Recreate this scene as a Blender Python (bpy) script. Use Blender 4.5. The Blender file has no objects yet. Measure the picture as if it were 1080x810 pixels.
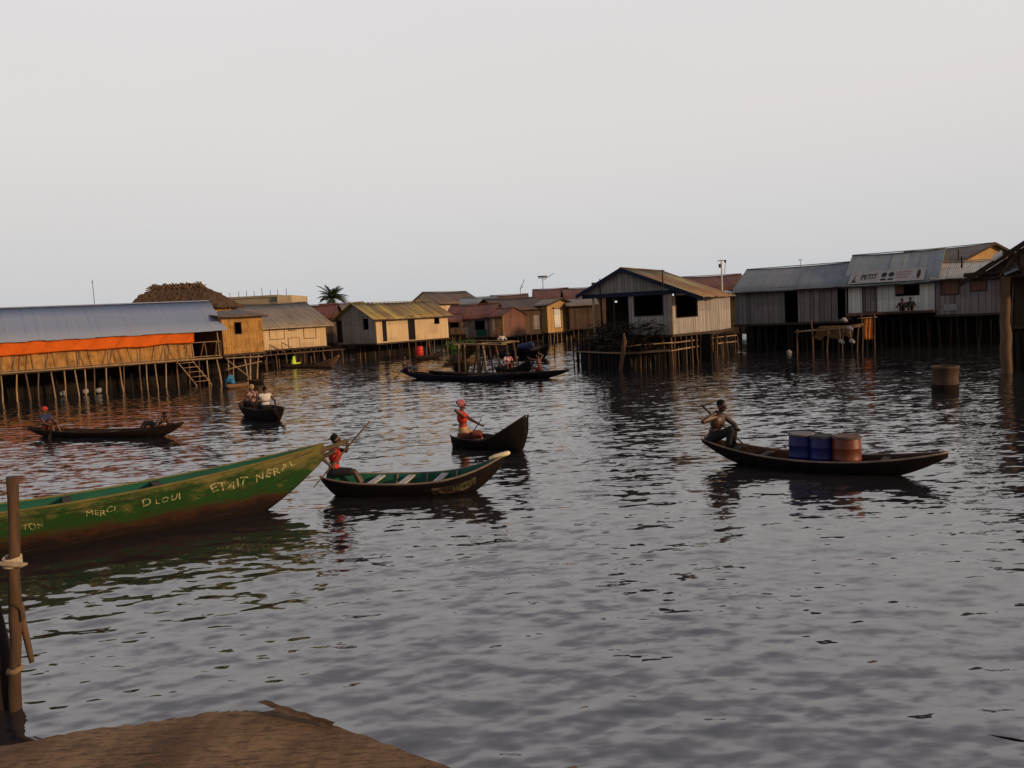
import bpy, bmesh, math, random
import numpy as np
from mathutils import Vector, Matrix
R = math.radians
rnd = random.Random(7)
sc = bpy.context.scene
COL = sc.collection
V = Vector

# ------------------------------------------------------------------ camera
EYE = 3.5
F = 848.0                       # focal length in photo pixels (1080 wide)
cam_d = bpy.data.cameras.new('camera'); cam = bpy.data.objects.new('camera', cam_d); COL.objects.link(cam)
cam_d.sensor_width = 36; cam_d.lens = 36*F/1080; cam_d.clip_start = .05; cam_d.clip_end = 6000
_pitch = math.atan(75.0/F); _roll = R(3.1)
cam.matrix_world = Matrix.Translation((0, 0, EYE)) @ Matrix.Rotation(R(90)-_pitch, 4, 'X') @ Matrix.Rotation(-_roll, 4, 'Z')
CM = cam.matrix_world.to_3x3().copy()
sc.camera = cam
def ray(px, py): return (CM @ V(((px-540)/F, -(py-405)/F, -1))).normalized()
def W(px, py, z=0):             # point of the horizontal plane z seen at a spot
    d = ray(px, py); t = (z-EYE)/d.z
    return V((0, 0, EYE)) + d*t
def hor(px): return 330 - .0542*(px-540)
def at(px, Y, z=0):             # ground point at distance Y
    d = ray(px, hor(px)); return V((d.x/d.y*Y, Y, z))
def onwall(A, B, px, py):       # (distance along A-B, height) on an upright plane
    u = (B-A); u.z = 0; u.normalize(); n = V((-u.y, u.x, 0)); d = ray(px, py)
    t = n.dot(V((A.x, A.y, 0)))/n.dot(d); P = V((0, 0, EYE)) + d*t
    return (V((P.x, P.y, 0))-V((A.x, A.y, 0))).dot(u), P.z

# ------------------------------------------------------------------ objects
def thing(name, label, cat, loc=(0, 0, 0), rotz=0, group=None, kind=None):
    o = bpy.data.objects.new(name, None); COL.objects.link(o); o.empty_display_size = .2
    o.location = loc; o.rotation_euler = (0, 0, rotz)
    return tag(o, label, cat, group, kind)
def tag(o, label=None, cat=None, group=None, kind=None):
    if label: o['label'] = label
    if cat: o['category'] = cat
    if group: o['group'] = group
    if kind: o['kind'] = kind
    return o
def obj(name, bm, mats, parent=None, smooth=False, label=None):
    me = bpy.data.meshes.new(name)
    bmesh.ops.recalc_face_normals(bm, faces=bm.faces)
    bm.to_mesh(me); bm.free()
    if not isinstance(mats, (list, tuple)): mats = [mats]
    for m in mats: me.materials.append(m)
    if smooth: me.polygons.foreach_set('use_smooth', [True]*len(me.polygons))
    o = bpy.data.objects.new(name, me); COL.objects.link(o)
    if parent: o.parent = parent
    if label: o['label'] = label
    return o
def copy_tree(o, parent=None):
    c = o.copy(); COL.objects.link(c)
    if parent: c.parent = parent
    for ch in list(o.children): copy_tree(ch, c)
    return c
def NB(): return bmesh.new()
def box(bm, lo, hi, M=None, mi=0):
    vs = [bm.verts.new((x, y, z)) for x in (lo[0], hi[0]) for y in (lo[1], hi[1]) for z in (lo[2], hi[2])]
    for f in ((0, 1, 3, 2), (4, 6, 7, 5), (0, 4, 5, 1), (2, 3, 7, 6), (0, 2, 6, 4), (1, 5, 7, 3)):
        fc = bm.faces.new([vs[i] for i in f]); fc.material_index = mi
    if M is not None:
        for v in vs: v.co = M @ v.co
    return vs
def frame(p0, p1, up=V((0, 0, 1))):
    d = (p1-p0).normalized()
    if abs(d.dot(up)) > .97: up = V((1, 0, 0))
    s = d.cross(up).normalized(); t = s.cross(d)
    return d, s, t
def tube(bm, pts, rad, n=7, mi=0, flat=1.0):
    pts = [V(p) for p in pts]
    if not isinstance(rad, (list, tuple)): rad = [rad]*len(pts)
    rings = []; s = None
    for i, p in enumerate(pts):
        d = (pts[min(i+1, len(pts)-1)]-pts[max(i-1, 0)]).normalized()
        if s is None:
            up = V((0, 0, 1)) if abs(d.z) < .95 else V((1, 0, 0))
            s = d.cross(up).normalized()
        s = (s-d*s.dot(d)).normalized(); t = d.cross(s)
        rings.append([bm.verts.new(p+s*math.cos(2*math.pi*k/n)*rad[i]+t*math.sin(2*math.pi*k/n)*rad[i]*flat) for k in range(n)])
    for a, b in zip(rings, rings[1:]):
        for k in range(n):
            f = bm.faces.new((a[k], a[(k+1) % n], b[(k+1) % n], b[k])); f.material_index = mi; f.smooth = True
    f = bm.faces.new(rings[0][::-1]); f.material_index = mi; f = bm.faces.new(rings[-1]); f.material_index = mi
def stick(bm, p0, p1, r0, r1=None, bend=.03, n=6, seg=4, mi=0, rg=rnd):
    p0 = V(p0); p1 = V(p1); r1 = r0*.8 if r1 is None else r1
    d, s, t = frame(p0, p1); L = (p1-p0).length
    a, b = rg.uniform(-1, 1)*bend*L, rg.uniform(-1, 1)*bend*L
    pts = []; rr = []
    for i in range(seg+1):
        q = i/seg; w = math.sin(q*math.pi)
        pts.append(p0.lerp(p1, q)+s*(a*w+rg.uniform(-.2, .2)*r0)+t*(b*w+rg.uniform(-.2, .2)*r0))
        rr.append((r0+(r1-r0)*q)*rg.uniform(.92, 1.08))
    tube(bm, pts, rr, n, mi)
def lathe(bm, prof, n=24, c=(0, 0, 0), mi=0):
    c = V(c); rings = [[bm.verts.new(c+V((r*math.cos(2*math.pi*k/n), r*math.sin(2*math.pi*k/n), z))) for k in range(n)] for r, z in prof]
    for a, b in zip(rings, rings[1:]):
        for k in range(n):
            f = bm.faces.new((a[k], a[(k+1) % n], b[(k+1) % n], b[k])); f.smooth = True; f.material_index = mi
    bm.faces.new(rings[0][::-1]).material_index = mi; bm.faces.new(rings[-1]).material_index = mi
def poly_prism(bm, pts, off, mi=0):
    a = [bm.verts.new(V(p)) for p in pts]; b = [bm.verts.new(V(p)+V(off)) for p in pts]; n = len(a)
    bm.faces.new(a[::-1]).material_index = mi; bm.faces.new(b).material_index = mi
    for i in range(n): bm.faces.new((a[i], a[(i+1) % n], b[(i+1) % n], b[i])).material_index = mi

# ------------------------------------------------------------------ materials
class N:
    def __init__(s, name):
        s.m = bpy.data.materials.new(name); s.m.use_nodes = True; s.t = s.m.node_tree; s.n = s.t.nodes
        s.b = s.n['Principled BSDF']; s.tc = s.n.new('ShaderNodeTexCoord')
        s.co = s.tc.outputs['Object']
    def new(s, ty, **kw):
        x = s.n.new(ty)
        for k, v in kw.items():
            if k in x.inputs: s.set(x.inputs[k], v)
            else: setattr(x, k, v)
        return x
    def set(s, inp, v):
        if hasattr(v, 'is_output') or isinstance(v, bpy.types.NodeSocket): s.t.links.new(v, inp)
        else: inp.default_value = v
    def math(s, op, a, b=0.0, c=0.0):
        x = s.n.new('ShaderNodeMath'); x.operation = op
        s.set(x.inputs[0], a); s.set(x.inputs[1], b); s.set(x.inputs[2], c)
        return x.outputs[0]
    def mix(s, f, a, b, mode='MIX'):
        x = s.n.new('ShaderNodeMix'); x.data_type = 'RGBA'; x.blend_type = mode
        s.set(x.inputs[0], f)
        for i, v in ((6, a), (7, b)):
            s.set(x.inputs[i], (*v, 1) if isinstance(v, tuple) and len(v) == 3 else v)
        return x.outputs[2]
    def noise(s, scale, detail=3, rough=.6, co=None, stretch=None):
        co = co or s.co
        if stretch:
            mp = s.n.new('ShaderNodeMapping'); s.set(mp.inputs['Vector'], co); mp.inputs['Scale'].default_value = stretch; co = mp.outputs[0]
        x = s.n.new('ShaderNodeTexNoise'); s.set(x.inputs['Vector'], co)
        x.inputs['Scale'].default_value = scale; x.inputs['Detail'].default_value = detail; x.inputs['Roughness'].default_value = rough
        return x.outputs['Fac']
    def ramp(s, v, lo, hi):
        x = s.n.new('ShaderNodeMapRange'); s.set(x.inputs[0], v); x.inputs[1].default_value = lo; x.inputs[2].default_value = hi
        x.interpolation_type = 'SMOOTHSTEP'; return x.outputs[0]
    def sep(s, co=None):
        x = s.n.new('ShaderNodeSeparateXYZ'); s.set(x.inputs[0], co or s.co); return x.outputs
    def bump(s, h, strength=.4, dist=.02):
        x = s.n.new('ShaderNodeBump'); s.set(x.inputs['Height'], h); x.inputs['Strength'].default_value = strength
        x.inputs['Distance'].default_value = dist; s.set(s.b.inputs['Normal'], x.outputs[0])
    def out(s, col, rough=.85, metal=0.0, spec=.15):
        s.set(s.b.inputs['Base Color'], (*col, 1) if isinstance(col, tuple) and len(col) == 3 else col)
        s.set(s.b.inputs['Roughness'], rough); s.b.inputs['Metallic'].default_value = metal
        s.b.inputs['Specular IOR Level'].default_value = spec
        return s.m
def m_planks(name, c1, c2, stain=(.05, .035, .03), w=.17, st=.5, gap=.12):
    s = N(name); x, y, z = s.sep(); u = s.math('ADD', s.math('DIVIDE', s.math('ADD', x, y), w), s.math('MULTIPLY', s.noise(.9, 2, .6, stretch=(1, 1, .02)), 3.0))
    i = s.math('FLOOR', u); fr = s.math('FRACT', u)
    wn = s.new('ShaderNodeTexWhiteNoise', noise_dimensions='1D'); s.set(wn.inputs['W'], i)
    c = s.mix(wn.outputs['Value'], c1, c2)
    g = s.noise(2.2, 5, .7, stretch=(5, 5, .5)); c = s.mix(s.math('MULTIPLY', s.ramp(g, .45, .75), st), c, stain)
    pi_ = s.math('ADD', s.math('FLOOR', s.math('DIVIDE', s.math('ADD', x, y), 1.3)), s.math('MULTIPLY', s.math('FLOOR', s.math('DIVIDE', s.math('ADD', z, .3), 1.1)), 17.3))
    wp = s.new('ShaderNodeTexWhiteNoise', noise_dimensions='1D'); s.set(wp.inputs['W'], pi_)
    c = s.mix(s.math('MULTIPLY', s.math('GREATER_THAN', wp.outputs['Value'], .72), .28), c, tuple(v*.5 for v in c1))
    g2 = s.noise(.6, 3); c = s.mix(s.math('MULTIPLY', s.ramp(g2, .45, .7), .35), c, s.mix(.5, c1, stain))
    e = s.math('LESS_THAN', fr, gap); c = s.mix(s.math('MULTIPLY', e, .75), c, (.012, .01, .009))
    f = s.noise(30, 3, .7, stretch=(1, 1, .08))
    s.bump(s.math('ADD', s.math('MULTIPLY', f, .4), s.math('SUBTRACT', 1.0, e)), .5, .012)
    return s.out(c, .85)
def m_metal(name, c1, c2, rust=(.09, .035, .02), amt=.3, ax=0, w=.85, lo=.5, dirt=.3, seam=.4):
    s = N(name); xyz = s.sep(); u = s.math('DIVIDE', xyz[ax], w); i = s.math('FLOOR', u)
    wn = s.new('ShaderNodeTexWhiteNoise', noise_dimensions='1D'); s.set(wn.inputs['W'], i)
    c = s.mix(wn.outputs['Value'], c1, c2)
    st = (6, .5, .5) if ax == 0 else (.5, 6, .5)
    r1 = s.noise(.8, 6, .7, stretch=st); r2 = s.noise(.5, 4, .6)
    r = s.math('ADD', s.math('MULTIPLY', r1, .6), s.math('MULTIPLY', r2, .4))
    r = s.math('ADD', r, s.math('MULTIPLY', wn.outputs['Value'], .08))
    c = s.mix(s.math('MULTIPLY', s.ramp(r, lo, lo+.14), amt), c, rust)
    gr = s.noise(9, 5, .7); c = s.mix(s.math('MULTIPLY', gr, dirt), c, (.04, .035, .03))
    fr = s.math('FRACT', u); e = s.math('LESS_THAN', fr, .03); c = s.mix(s.math('MULTIPLY', e, seam), c, (.02, .02, .02))
    s.bump(gr, .25, .01)
    return s.out(c, .62, 0.0, .4)
def m_reed(name, c1, c2, w=.045, horiz=False):
    s = N(name); x, y, z = s.sep(); u = s.math('DIVIDE', z if horiz else s.math('ADD', x, y), w); i = s.math('FLOOR', u)
    wn = s.new('ShaderNodeTexWhiteNoise', noise_dimensions='1D'); s.set(wn.inputs['W'], i)
    c = s.mix(wn.outputs['Value'], c1, c2); g = s.noise(1.6, 4); c = s.mix(s.ramp(g, .4, .75), c, tuple(v*.45 for v in c1))
    g = s.noise(9, 4, .7, stretch=(1, 1, .3)); c = s.mix(s.math('MULTIPLY', s.ramp(g, .5, .8), .5), c, tuple(min(1, v*1.5) for v in c2))
    s.bump(s.math('PINGPONG', u, .5), .6, .02)
    return s.out(c, .85)
def m_wood(name, c1, c2, sc_=3, stretch=(1, 1, .15), rough=.85, spec=.3):
    s = N(name); g = s.noise(sc_*3, 5, .7, stretch=stretch); h = s.noise(sc_*.6, 3)
    oi = s.n.new('ShaderNodeObjectInfo').outputs['Random']
    c = s.mix(s.ramp(g, .3, .7), c1, c2); c = s.mix(s.math('MULTIPLY', s.ramp(h, .4, .7), .6), c, tuple(v*.4 for v in c1))
    c = s.mix(s.math('MULTIPLY', oi, .45), c, tuple(v*.35 for v in c1))
    s.bump(g, .5, .01); return s.out(c, rough, 0.0, spec)
def m_plain(name, c, var=.25, sc_=8, rough=.8, spec=.3, bump=.2):
    s = N(name); g = s.noise(sc_, 4); c_ = s.mix(s.math('MULTIPLY', s.ramp(g, .3, .7), var*2), c, tuple(v*.45 for v in c))
    s.bump(g, bump, .01); return s.out(c_, rough, 0.0, spec)
def m_skin(name, c):
    s = N(name); g = s.noise(14, 3); return s.out(s.mix(g, c, tuple(v*.7 for v in c)), .48, 0.0, .45)
def m_pattern(name, c1, c2, c3, sc_=9):
    s = N(name); vo = s.new('ShaderNodeTexVoronoi'); s.set(vo.inputs['Vector'], s.co); vo.inputs['Scale'].default_value = sc_
    g = s.noise(sc_*.7, 2); c = s.mix(s.ramp(vo.outputs['Distance'], .25, .4), c1, c2); c = s.mix(s.ramp(g, .5, .56), c, c3)
    return s.out(c, .9)
M = {}
M['planks_grey'] = m_planks('weathered_grey_boards', (.27, .25, .24), (.38, .35, .335), w=.2)
M['planks_dim'] = m_planks('dull_purple_grey_boards', (.16, .14, .14), (.25, .22, .225), (.08, .05, .045), w=.3)
M['planks_white'] = m_planks('worn_white_boards', (.5, .5, .48), (.66, .66, .64), (.2, .17, .14), w=.28, st=.35, gap=.05)
M['planks_cream'] = m_planks('cream_boards', (.5, .37, .22), (.62, .46, .28), (.2, .13, .07), w=.16, st=.35, gap=.07)
M['planks_peach'] = m_planks('pale_peach_boards', (.6, .43, .27), (.72, .52, .33), (.3, .19, .1), w=.3, st=.3, gap=.04)
M['planks_brown'] = m_planks('dark_brown_boards', (.07, .045, .03), (.13, .085, .06), (.02, .014, .01), w=.2)
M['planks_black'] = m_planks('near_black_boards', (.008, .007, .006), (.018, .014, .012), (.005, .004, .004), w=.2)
M['planks_deep'] = m_planks('deep_brown_boards', (.03, .02, .015), (.06, .04, .03), (.01, .008, .007), w=.2)
M['planks_rust'] = m_planks('reddish_brown_shutter_boards', (.15, .07, .055), (.2, .1, .075), w=.14)
M['planks_ochre'] = m_planks('ochre_boards', (.36, .22, .09), (.46, .28, .11), (.08, .04, .02), w=.22, st=.4, gap=.06)
M['bamboo'] = m_reed('woven_bamboo', (.3, .15, .045), (.45, .25, .08))
M['bamboo_h'] = m_reed('reed_matting', (.36, .2, .06), (.5, .3, .1), .06, True)
M['roof_blue'] = m_metal('blue_grey_sheet_metal', (.21, .265, .40), (.225, .28, .415), (.25, .24, .26), .25, w=1.6, dirt=.12, seam=.15)
M['roof_slate'] = m_metal('dull_blue_sheet_metal', (.2, .23, .26), (.23, .26, .295), (.1, .09, .09), .3)
M['roof_slate2'] = m_metal('green_blue_sheet_metal', (.22, .26, .29), (.29, .33, .345), (.1, .1, .1), .3, w=1.1)
M['roof_yellow'] = m_metal('yellow_green_sheet_metal', (.42, .32, .07), (.2, .15, .055), (.14, .07, .03), .7, w=.55, lo=.46)
M['roof_mid'] = m_metal('rust_and_green_sheet_metal', (.33, .33, .13), (.24, .26, .12), (.2, .085, .03), .95, ax=1, w=1.2, lo=.43)
M['roof_red'] = m_metal('red_brown_sheet_metal', (.13, .035, .022), (.2, .06, .035), (.06, .03, .025), .7)
M['roof_brown'] = m_metal('brown_sheet_metal', (.11, .075, .06), (.17, .125, .1), (.09, .045, .03), .6)
M['roof_grey'] = m_metal('old_grey_sheet_metal', (.2, .175, .155), (.25, .22, .19), (.12, .07, .045), .6)
M['roof_pale'] = m_metal('pale_sheet_metal', (.44, .44, .42), (.5, .5, .48), (.3, .22, .16), .3)
M['roof_dark'] = m_metal('dark_rusted_sheet_metal', (.07, .05, .045), (.12, .08, .065), (.05, .022, .015), .6)
M['stick'] = m_wood('pale_dry_poles', (.4, .27, .16), (.26, .17, .1))
M['stick_mid'] = m_wood('brown_poles', (.17, .1, .06), (.1, .06, .035))
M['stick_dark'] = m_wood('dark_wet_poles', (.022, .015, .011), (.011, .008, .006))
M['deck_dark'] = m_wood('dark_deck_boards', (.07, .045, .03), (.035, .024, .018), 2, (.3, 2, 2))
M['frame_dark'] = m_wood('dark_frame_wood', (.05, .03, .022), (.03, .02, .015))
M['frame_pale'] = m_wood('pale_frame_wood', (.48, .37, .25), (.36, .27, .18))
M['navy'] = m_plain('navy_painted_edge', (.012, .016, .045), .2)
M['thatch'] = m_wood('old_brown_thatch', (.13, .075, .04), (.06, .032, .018), 3, (2, 2, .25))
M['thatch_cap'] = m_wood('straw_thatch_cap', (.2, .125, .065), (.1, .06, .03), 3, (1, 1, 1))
M['concrete'] = m_plain('raw_concrete', (.3, .26, .19), .25, 1.2)
M['plaster'] = m_plain('tan_plaster', (.5, .39, .24), .2, 1.5)
M['tarp_orange'] = m_plain('orange_tarpaulin', (1.0, .21, .012), .12, 2.0, .6)
M['cloth_orange'] = m_plain('orange_cloth', (.72, .27, .06), .2, 5)
M['cloth_tan'] = m_plain('tan_sacking', (.2, .11, .045), .3, 6)
M['cloth_white'] = m_plain('white_cloth', (.62, .58, .56), .2, 7, bump=.9)
M['cloth_grey'] = m_plain('greyed_white_cloth', (.3, .29, .29), .2, 5)
M['cloth_red'] = m_plain('red_cloth', (.5, .03, .018), .3, 7, bump=.9)
M['cloth_crimson'] = m_plain('crimson_cloth', (.6, .04, .035), .2, 7)
M['cloth_rust'] = m_plain('rust_brown_cloth', (.16, .035, .02), .3, 7)
M['cloth_dark'] = m_plain('black_cloth', (.012, .013, .016), .2, 7)
M['cloth_navy'] = m_plain('navy_cloth', (.02, .03, .09), .2, 7)
M['cloth_teal'] = m_plain('teal_cloth', (.05, .22, .24), .2, 7)
M['cloth_blue'] = m_plain('blue_cloth', (.03, .17, .35), .2, 7)
M['cloth_orange2'] = m_plain('faded_orange_cloth', (.5, .12, .05), .2, 7)
M['cloth_lime'] = m_plain('yellow_green_cloth', (.6, .8, .05), .1, 5)
M['cloth_cream'] = m_plain('cream_wrap_cloth', (.48, .3, .14), .3, 8)
M['pattern'] = m_pattern('dark_red_print_cloth', (.12, .03, .025), (.05, .02, .02), (.3, .2, .17))
M['pattern2'] = m_pattern('pink_and_white_print_cloth', (.5, .3, .3), (.4, .06, .07), (.6, .55, .52), 14)
M['skin'] = m_skin('dark_brown_skin', (.09, .036, .021)); M['skin2'] = m_skin('deep_brown_skin', (.06, .025, .016)); M['skin3'] = m_skin('warm_brown_skin', (.13, .05, .026))
M['hair'] = m_plain('black_hair', (.01, .009, .008), .2, 60, .9, .1, .8)
M['eye'] = m_plain('eye_dark', (.02, .015, .012), .1, 5, .3)
M['rope'] = m_plain('frayed_rope', (.5, .4, .28), .3, 40)
M['grass'] = m_plain('green_bank_plants', (.05, .1, .02), .35, 3)
M['palm_leaf'] = m_plain('palm_leaf_green', (.035, .055, .02), .3, 2)
M['metal_pole'] = m_plain('pale_metal_pole', (.5, .48, .46), .15, 3, .5)
M['metal_dark'] = m_plain('dark_metal', (.08, .075, .07), .2, 3, .6)
def m_chalk(name, c, base, a, b):
    s = N(name); g = s.noise(16, 4, .8); return s.out(s.mix(s.ramp(g, a, b), base, c), .85)
M['paint_pale'] = m_chalk('chalky_paint', (.36, .33, .16), (.04, .06, .015), .36, .56)
M['paint_pale2'] = m_chalk('faint_chalk_letter', (.16, .16, .075), (.03, .05, .012), .44, .64)
M['ink'] = m_plain('black_lettering', (.012, .012, .02), .1)
M['ink_red'] = m_plain('red_lettering', (.25, .05, .045), .1)
M['sign'] = m_plain('pale_sign_sheet', (.29, .29, .3), .2, 4)
# ------------------------------------------------------------------ hull materials
def m_hull(name, top, low, wl=.25, var=None, sc_=2.0, rough=.7, deep=None):
    s = N(name); x, y, z = s.sep(); g = s.noise(sc_*1.4, 6, .75, stretch=(.7, 1, 1.6)); g2 = s.noise(sc_*9, 4, .7, stretch=(.25, 1, 1))
    h = s.math('ADD', z, s.math('MULTIPLY', s.math('SUBTRACT', g, .5), .55))
    if var: top = s.mix(s.ramp(s.math('ADD', s.math('MULTIPLY', s.math('SUBTRACT', z, wl), .35), s.math('MULTIPLY', g, .8)), .46, .64), top, var)
    else: top = s.mix(s.ramp(g, .35, .7), top, tuple(v*.55 for v in top))
    c = s.mix(s.ramp(h, wl-.08, wl+.08), low, top); c = s.mix(s.math('MULTIPLY', s.ramp(g2, .45, .75), .5), c, (.03, .02, .014))
    if deep: c = s.mix(s.ramp(h, deep-.12, deep+.06), (.012, .008, .007), c)  # shade of the undercut lower hull painted in as near-black
    s.bump(g2, .5, .012); return s.out(c, .85, 0, .12)
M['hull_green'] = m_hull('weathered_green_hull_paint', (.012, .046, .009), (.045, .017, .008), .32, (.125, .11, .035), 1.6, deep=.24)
M['hull_green_in'] = m_plain('teal_green_inner_paint', (.01, .09, .058), .25, 2)
M['hull_dark'] = m_hull('blackened_hull_wood', (.011, .008, .009), (.005, .004, .004), .1)
M['hull_brown'] = m_hull('dark_brown_hull_wood', (.026, .015, .011), (.008, .006, .005), .1)
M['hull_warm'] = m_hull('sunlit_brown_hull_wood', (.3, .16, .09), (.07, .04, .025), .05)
M['hull_in'] = m_hull('worn_inner_wood', (.05, .027, .021), (.025, .015, .012), .1)
M['hull_navy'] = m_hull('navy_tinted_hull', (.012, .014, .035), (.01, .01, .012), .1)
M['gun_pale'] = m_wood('pale_worn_gunwale', (.3, .22, .17), (.16, .11, .085), 4, (.3, 1, 1))
M['gun_dark'] = m_wood('dark_gunwale', (.05, .033, .026), (.03, .02, .017), 4, (.3, 1, 1))
M['gun_green'] = m_wood('lichened_gunwale', (.24, .18, .05), (.1, .13, .035), 4, (.3, 1, 1))
M['thwart_pale'] = m_wood('pale_grey_thwart', (.55, .52, .5), (.36, .33, .31), 4, (1, .3, 1))
M['bow_cream'] = m_plain('cream_painted_bow', (.85, .72, .42), .1, 4)
M['wood_log'] = m_wood('grey_brown_log', (.15, .105, .05), (.08, .055, .03), 4, (.2, 1, 1))

class Hull:
    def __init__(s, L, beam, g0, bow, stern, d=.12, s1=.55, s2=None, p=2.4, tip=.04, tip2=None, ps=2.2, ke=1.6, kb=.12):
        s.L, s.b, s.g0, s.bow, s.stern, s.d, s.s1, s.s2, s.p, s.tip, s.tip2, s.ps, s.ke, s.kb = L, beam, g0, bow, stern, d, s1, s2 or s1, p, tip, tip if tip2 is None else tip2, ps, ke, kb
    def g(s, q): return s.g0+((s.bow if q > 0 else s.stern)-s.g0)*abs(q)**s.ps
    def k(s, q):
        s1 = s.s1 if q > 0 else s.s2; end = (s.bow if q > 0 else s.stern)-s.kb
        t = max(0, (abs(q)-s1)/(1-s1)); return -s.d+(end+s.d)*t**s.ke
    def hb(s, q): 
        tip = s.tip if q > 0 else s.tip2
        return tip+(s.b/2-tip)*max(0, 1-abs(q)**s.p)**.75
    def pt(s, q, t, side=1, off=0):
        k, g, h = s.k(q), s.g(q), s.hb(q)
        return V((q*s.L/2, side*(h*t**.6+off), k+(g-k)*t**1.25))
    def inner(s, q, t, side=1, th=.03):
        k, g, h = s.k(q), s.g(q), s.hb(q)
        h = max(.008, h-th); z = k+th+(g-k-th)*t**1.25
        zf = min(.04+.02*abs(q), g-.02)
        if z < zf:
            z = zf if t < .999 else g
        return V((q*s.L/2*(1-.02), side*h*t**.6, z))
    def build(s, name, label, mo, mi_, mg, A, B, group=None, thwarts=(), mt=None, gr=.018, cat='canoe'):
        # A = stern tip, B = bow tip (ground positions)
        c = (A+B)/2; yaw = math.atan2(B.y-A.y, B.x-A.x)
        t = thing(name, label, cat, (c.x, c.y, 0), yaw, group)
        bm = NB(); ns, m = 44, 8
        qs = [-1+2*i/ns for i in range(ns+1)]
        O, I = [], []
        for q in qs:
            ts = [(j/m) for j in range(m, 0, -1)]
            O.append([bm.verts.new(s.pt(q, a, -1)) for a in ts]+[bm.verts.new(s.pt(q, 0.0, 1))]+[bm.verts.new(s.pt(q, a, 1)) for a in ts[::-1]])
            I.append([bm.verts.new(s.inner(q, a, -1)) for a in ts]+[bm.verts.new(s.inner(q, 0.0, 1))]+[bm.verts.new(s.inner(q, a, 1)) for a in ts[::-1]])
        for i in range(ns):
            for j in range(2*m):
                f = bm.faces.new((O[i][j], O[i+1][j], O[i+1][j+1], O[i][j+1])); f.smooth = True
                f = bm.faces.new((I[i][j+1], I[i+1][j+1], I[i+1][j], I[i][j])); f.smooth = True; f.material_index = 1
            for e in (0, 2*m):
                bm.faces.new((O[i][e], O[i+1][e], I[i+1][e], I[i][e]))
        for e in (0, ns):
            for j in range(2*m): bm.faces.new((O[e][j], O[e][j+1], I[e][j+1], I[e][j]))
        obj('hull', bm, [mo, mi_], t)
        for sd in (-1, 1):
            bm = NB(); tube(bm, [s.pt(q, 1, sd)+V((0, -sd*.012, .004)) for q in qs], gr, 6); obj('gunwale', bm, mg, t)
        for q in thwarts:
            bm = NB(); h = s.hb(q)*.95-.02; z = s.g(q)-.035
            vs = box(bm, (q*s.L/2-.07, -h, z-.02), (q*s.L/2+.07, h, z+.015)); obj('thwart', bm, mt or mg, t)
        s.o = t; s.mat = Matrix.Translation((c.x, c.y, 0)) @ Matrix.Rotation(yaw, 4, 'Z'); s.yaw = yaw
        return t
    def w(s, x, y, z): return s.mat @ V((x, y, z))
def ends(pa, za, pb, zb):
    A = W(*pa, za); B = W(*pb, zb); A.z = B.z = 0; return A, B, (B-A).length

SC2 = bpy.data.scenes.new('scratch_text')
def text_mesh(txt, size=1.0, off=0):
    cu = bpy.data.curves.new('lettering', 'FONT'); cu.body = txt; cu.size = size; cu.resolution_u = 3; cu.offset = off
    o = bpy.data.objects.new('lettering', cu); SC2.collection.objects.link(o)
    vl = SC2.view_layers[0]; vl.update(); dg = vl.depsgraph; me = bpy.data.meshes.new_from_object(o.evaluated_get(dg))
    bm = bmesh.new(); bm.from_mesh(me); bpy.data.objects.remove(o); bpy.data.curves.remove(cu); bpy.data.meshes.remove(me)
    bmesh.ops.triangulate(bm, faces=bm.faces)
    return bm
def rough_letters(bm, j):              # brush lettering: every letter a little off its line, size and slant
    seen = set(); rg = random.Random(len(bm.verts))
    for v0 in bm.verts:
        if v0 in seen: continue
        st = [v0]; isl = []
        while st:
            v = st.pop()
            if v in seen: continue
            seen.add(v); isl.append(v); st += [e.other_vert(v) for e in v.link_edges]
        cx = sum(v.co.x for v in isl)/len(isl); cy = sum(v.co.y for v in isl)/len(isl); a = rg.uniform(-.22, .22)*j; sc_ = 1+rg.uniform(-.22, .12)*j; dy = rg.uniform(-.09, .09)*j; sh = rg.uniform(-.2, .25)*j
        for v in isl:
            x, y = (v.co.x-cx)*sc_, (v.co.y-cy)*sc_; x += sh*y
            v.co.x = cx+x*math.cos(a)-y*math.sin(a); v.co.y = cy+x*math.sin(a)+y*math.cos(a)+dy
def hull_text(h, txt, x0, x1, t0, t1, side, mat, jitter=.0):
    bm = text_mesh(txt); rough_letters(bm, jitter); xs = [v.co.x for v in bm.verts]; ys = [v.co.y for v in bm.verts]
    bmesh.ops.subdivide_edges(bm, edges=[e for e in bm.edges if e.calc_length() > .12], cuts=1)
    a, b, c, d = min(xs), max(xs), min(ys), max(ys)
    for v in bm.verts:
        fx = (v.co.x-a)/(b-a); fy = (v.co.y-c)/(d-c)
        fy += .12*math.sin(fx*9)*jitter
        x = x0+(x1-x0)*fx; t = t0+(t1-t0)*fy
        v.co = h.pt(x/(h.L/2), t, side, .005)
    return obj('lettering', bm, mat, h.o)

# ------------------------------------------------------------------ boats
CG = 'wooden canoes on the lagoon'
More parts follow.
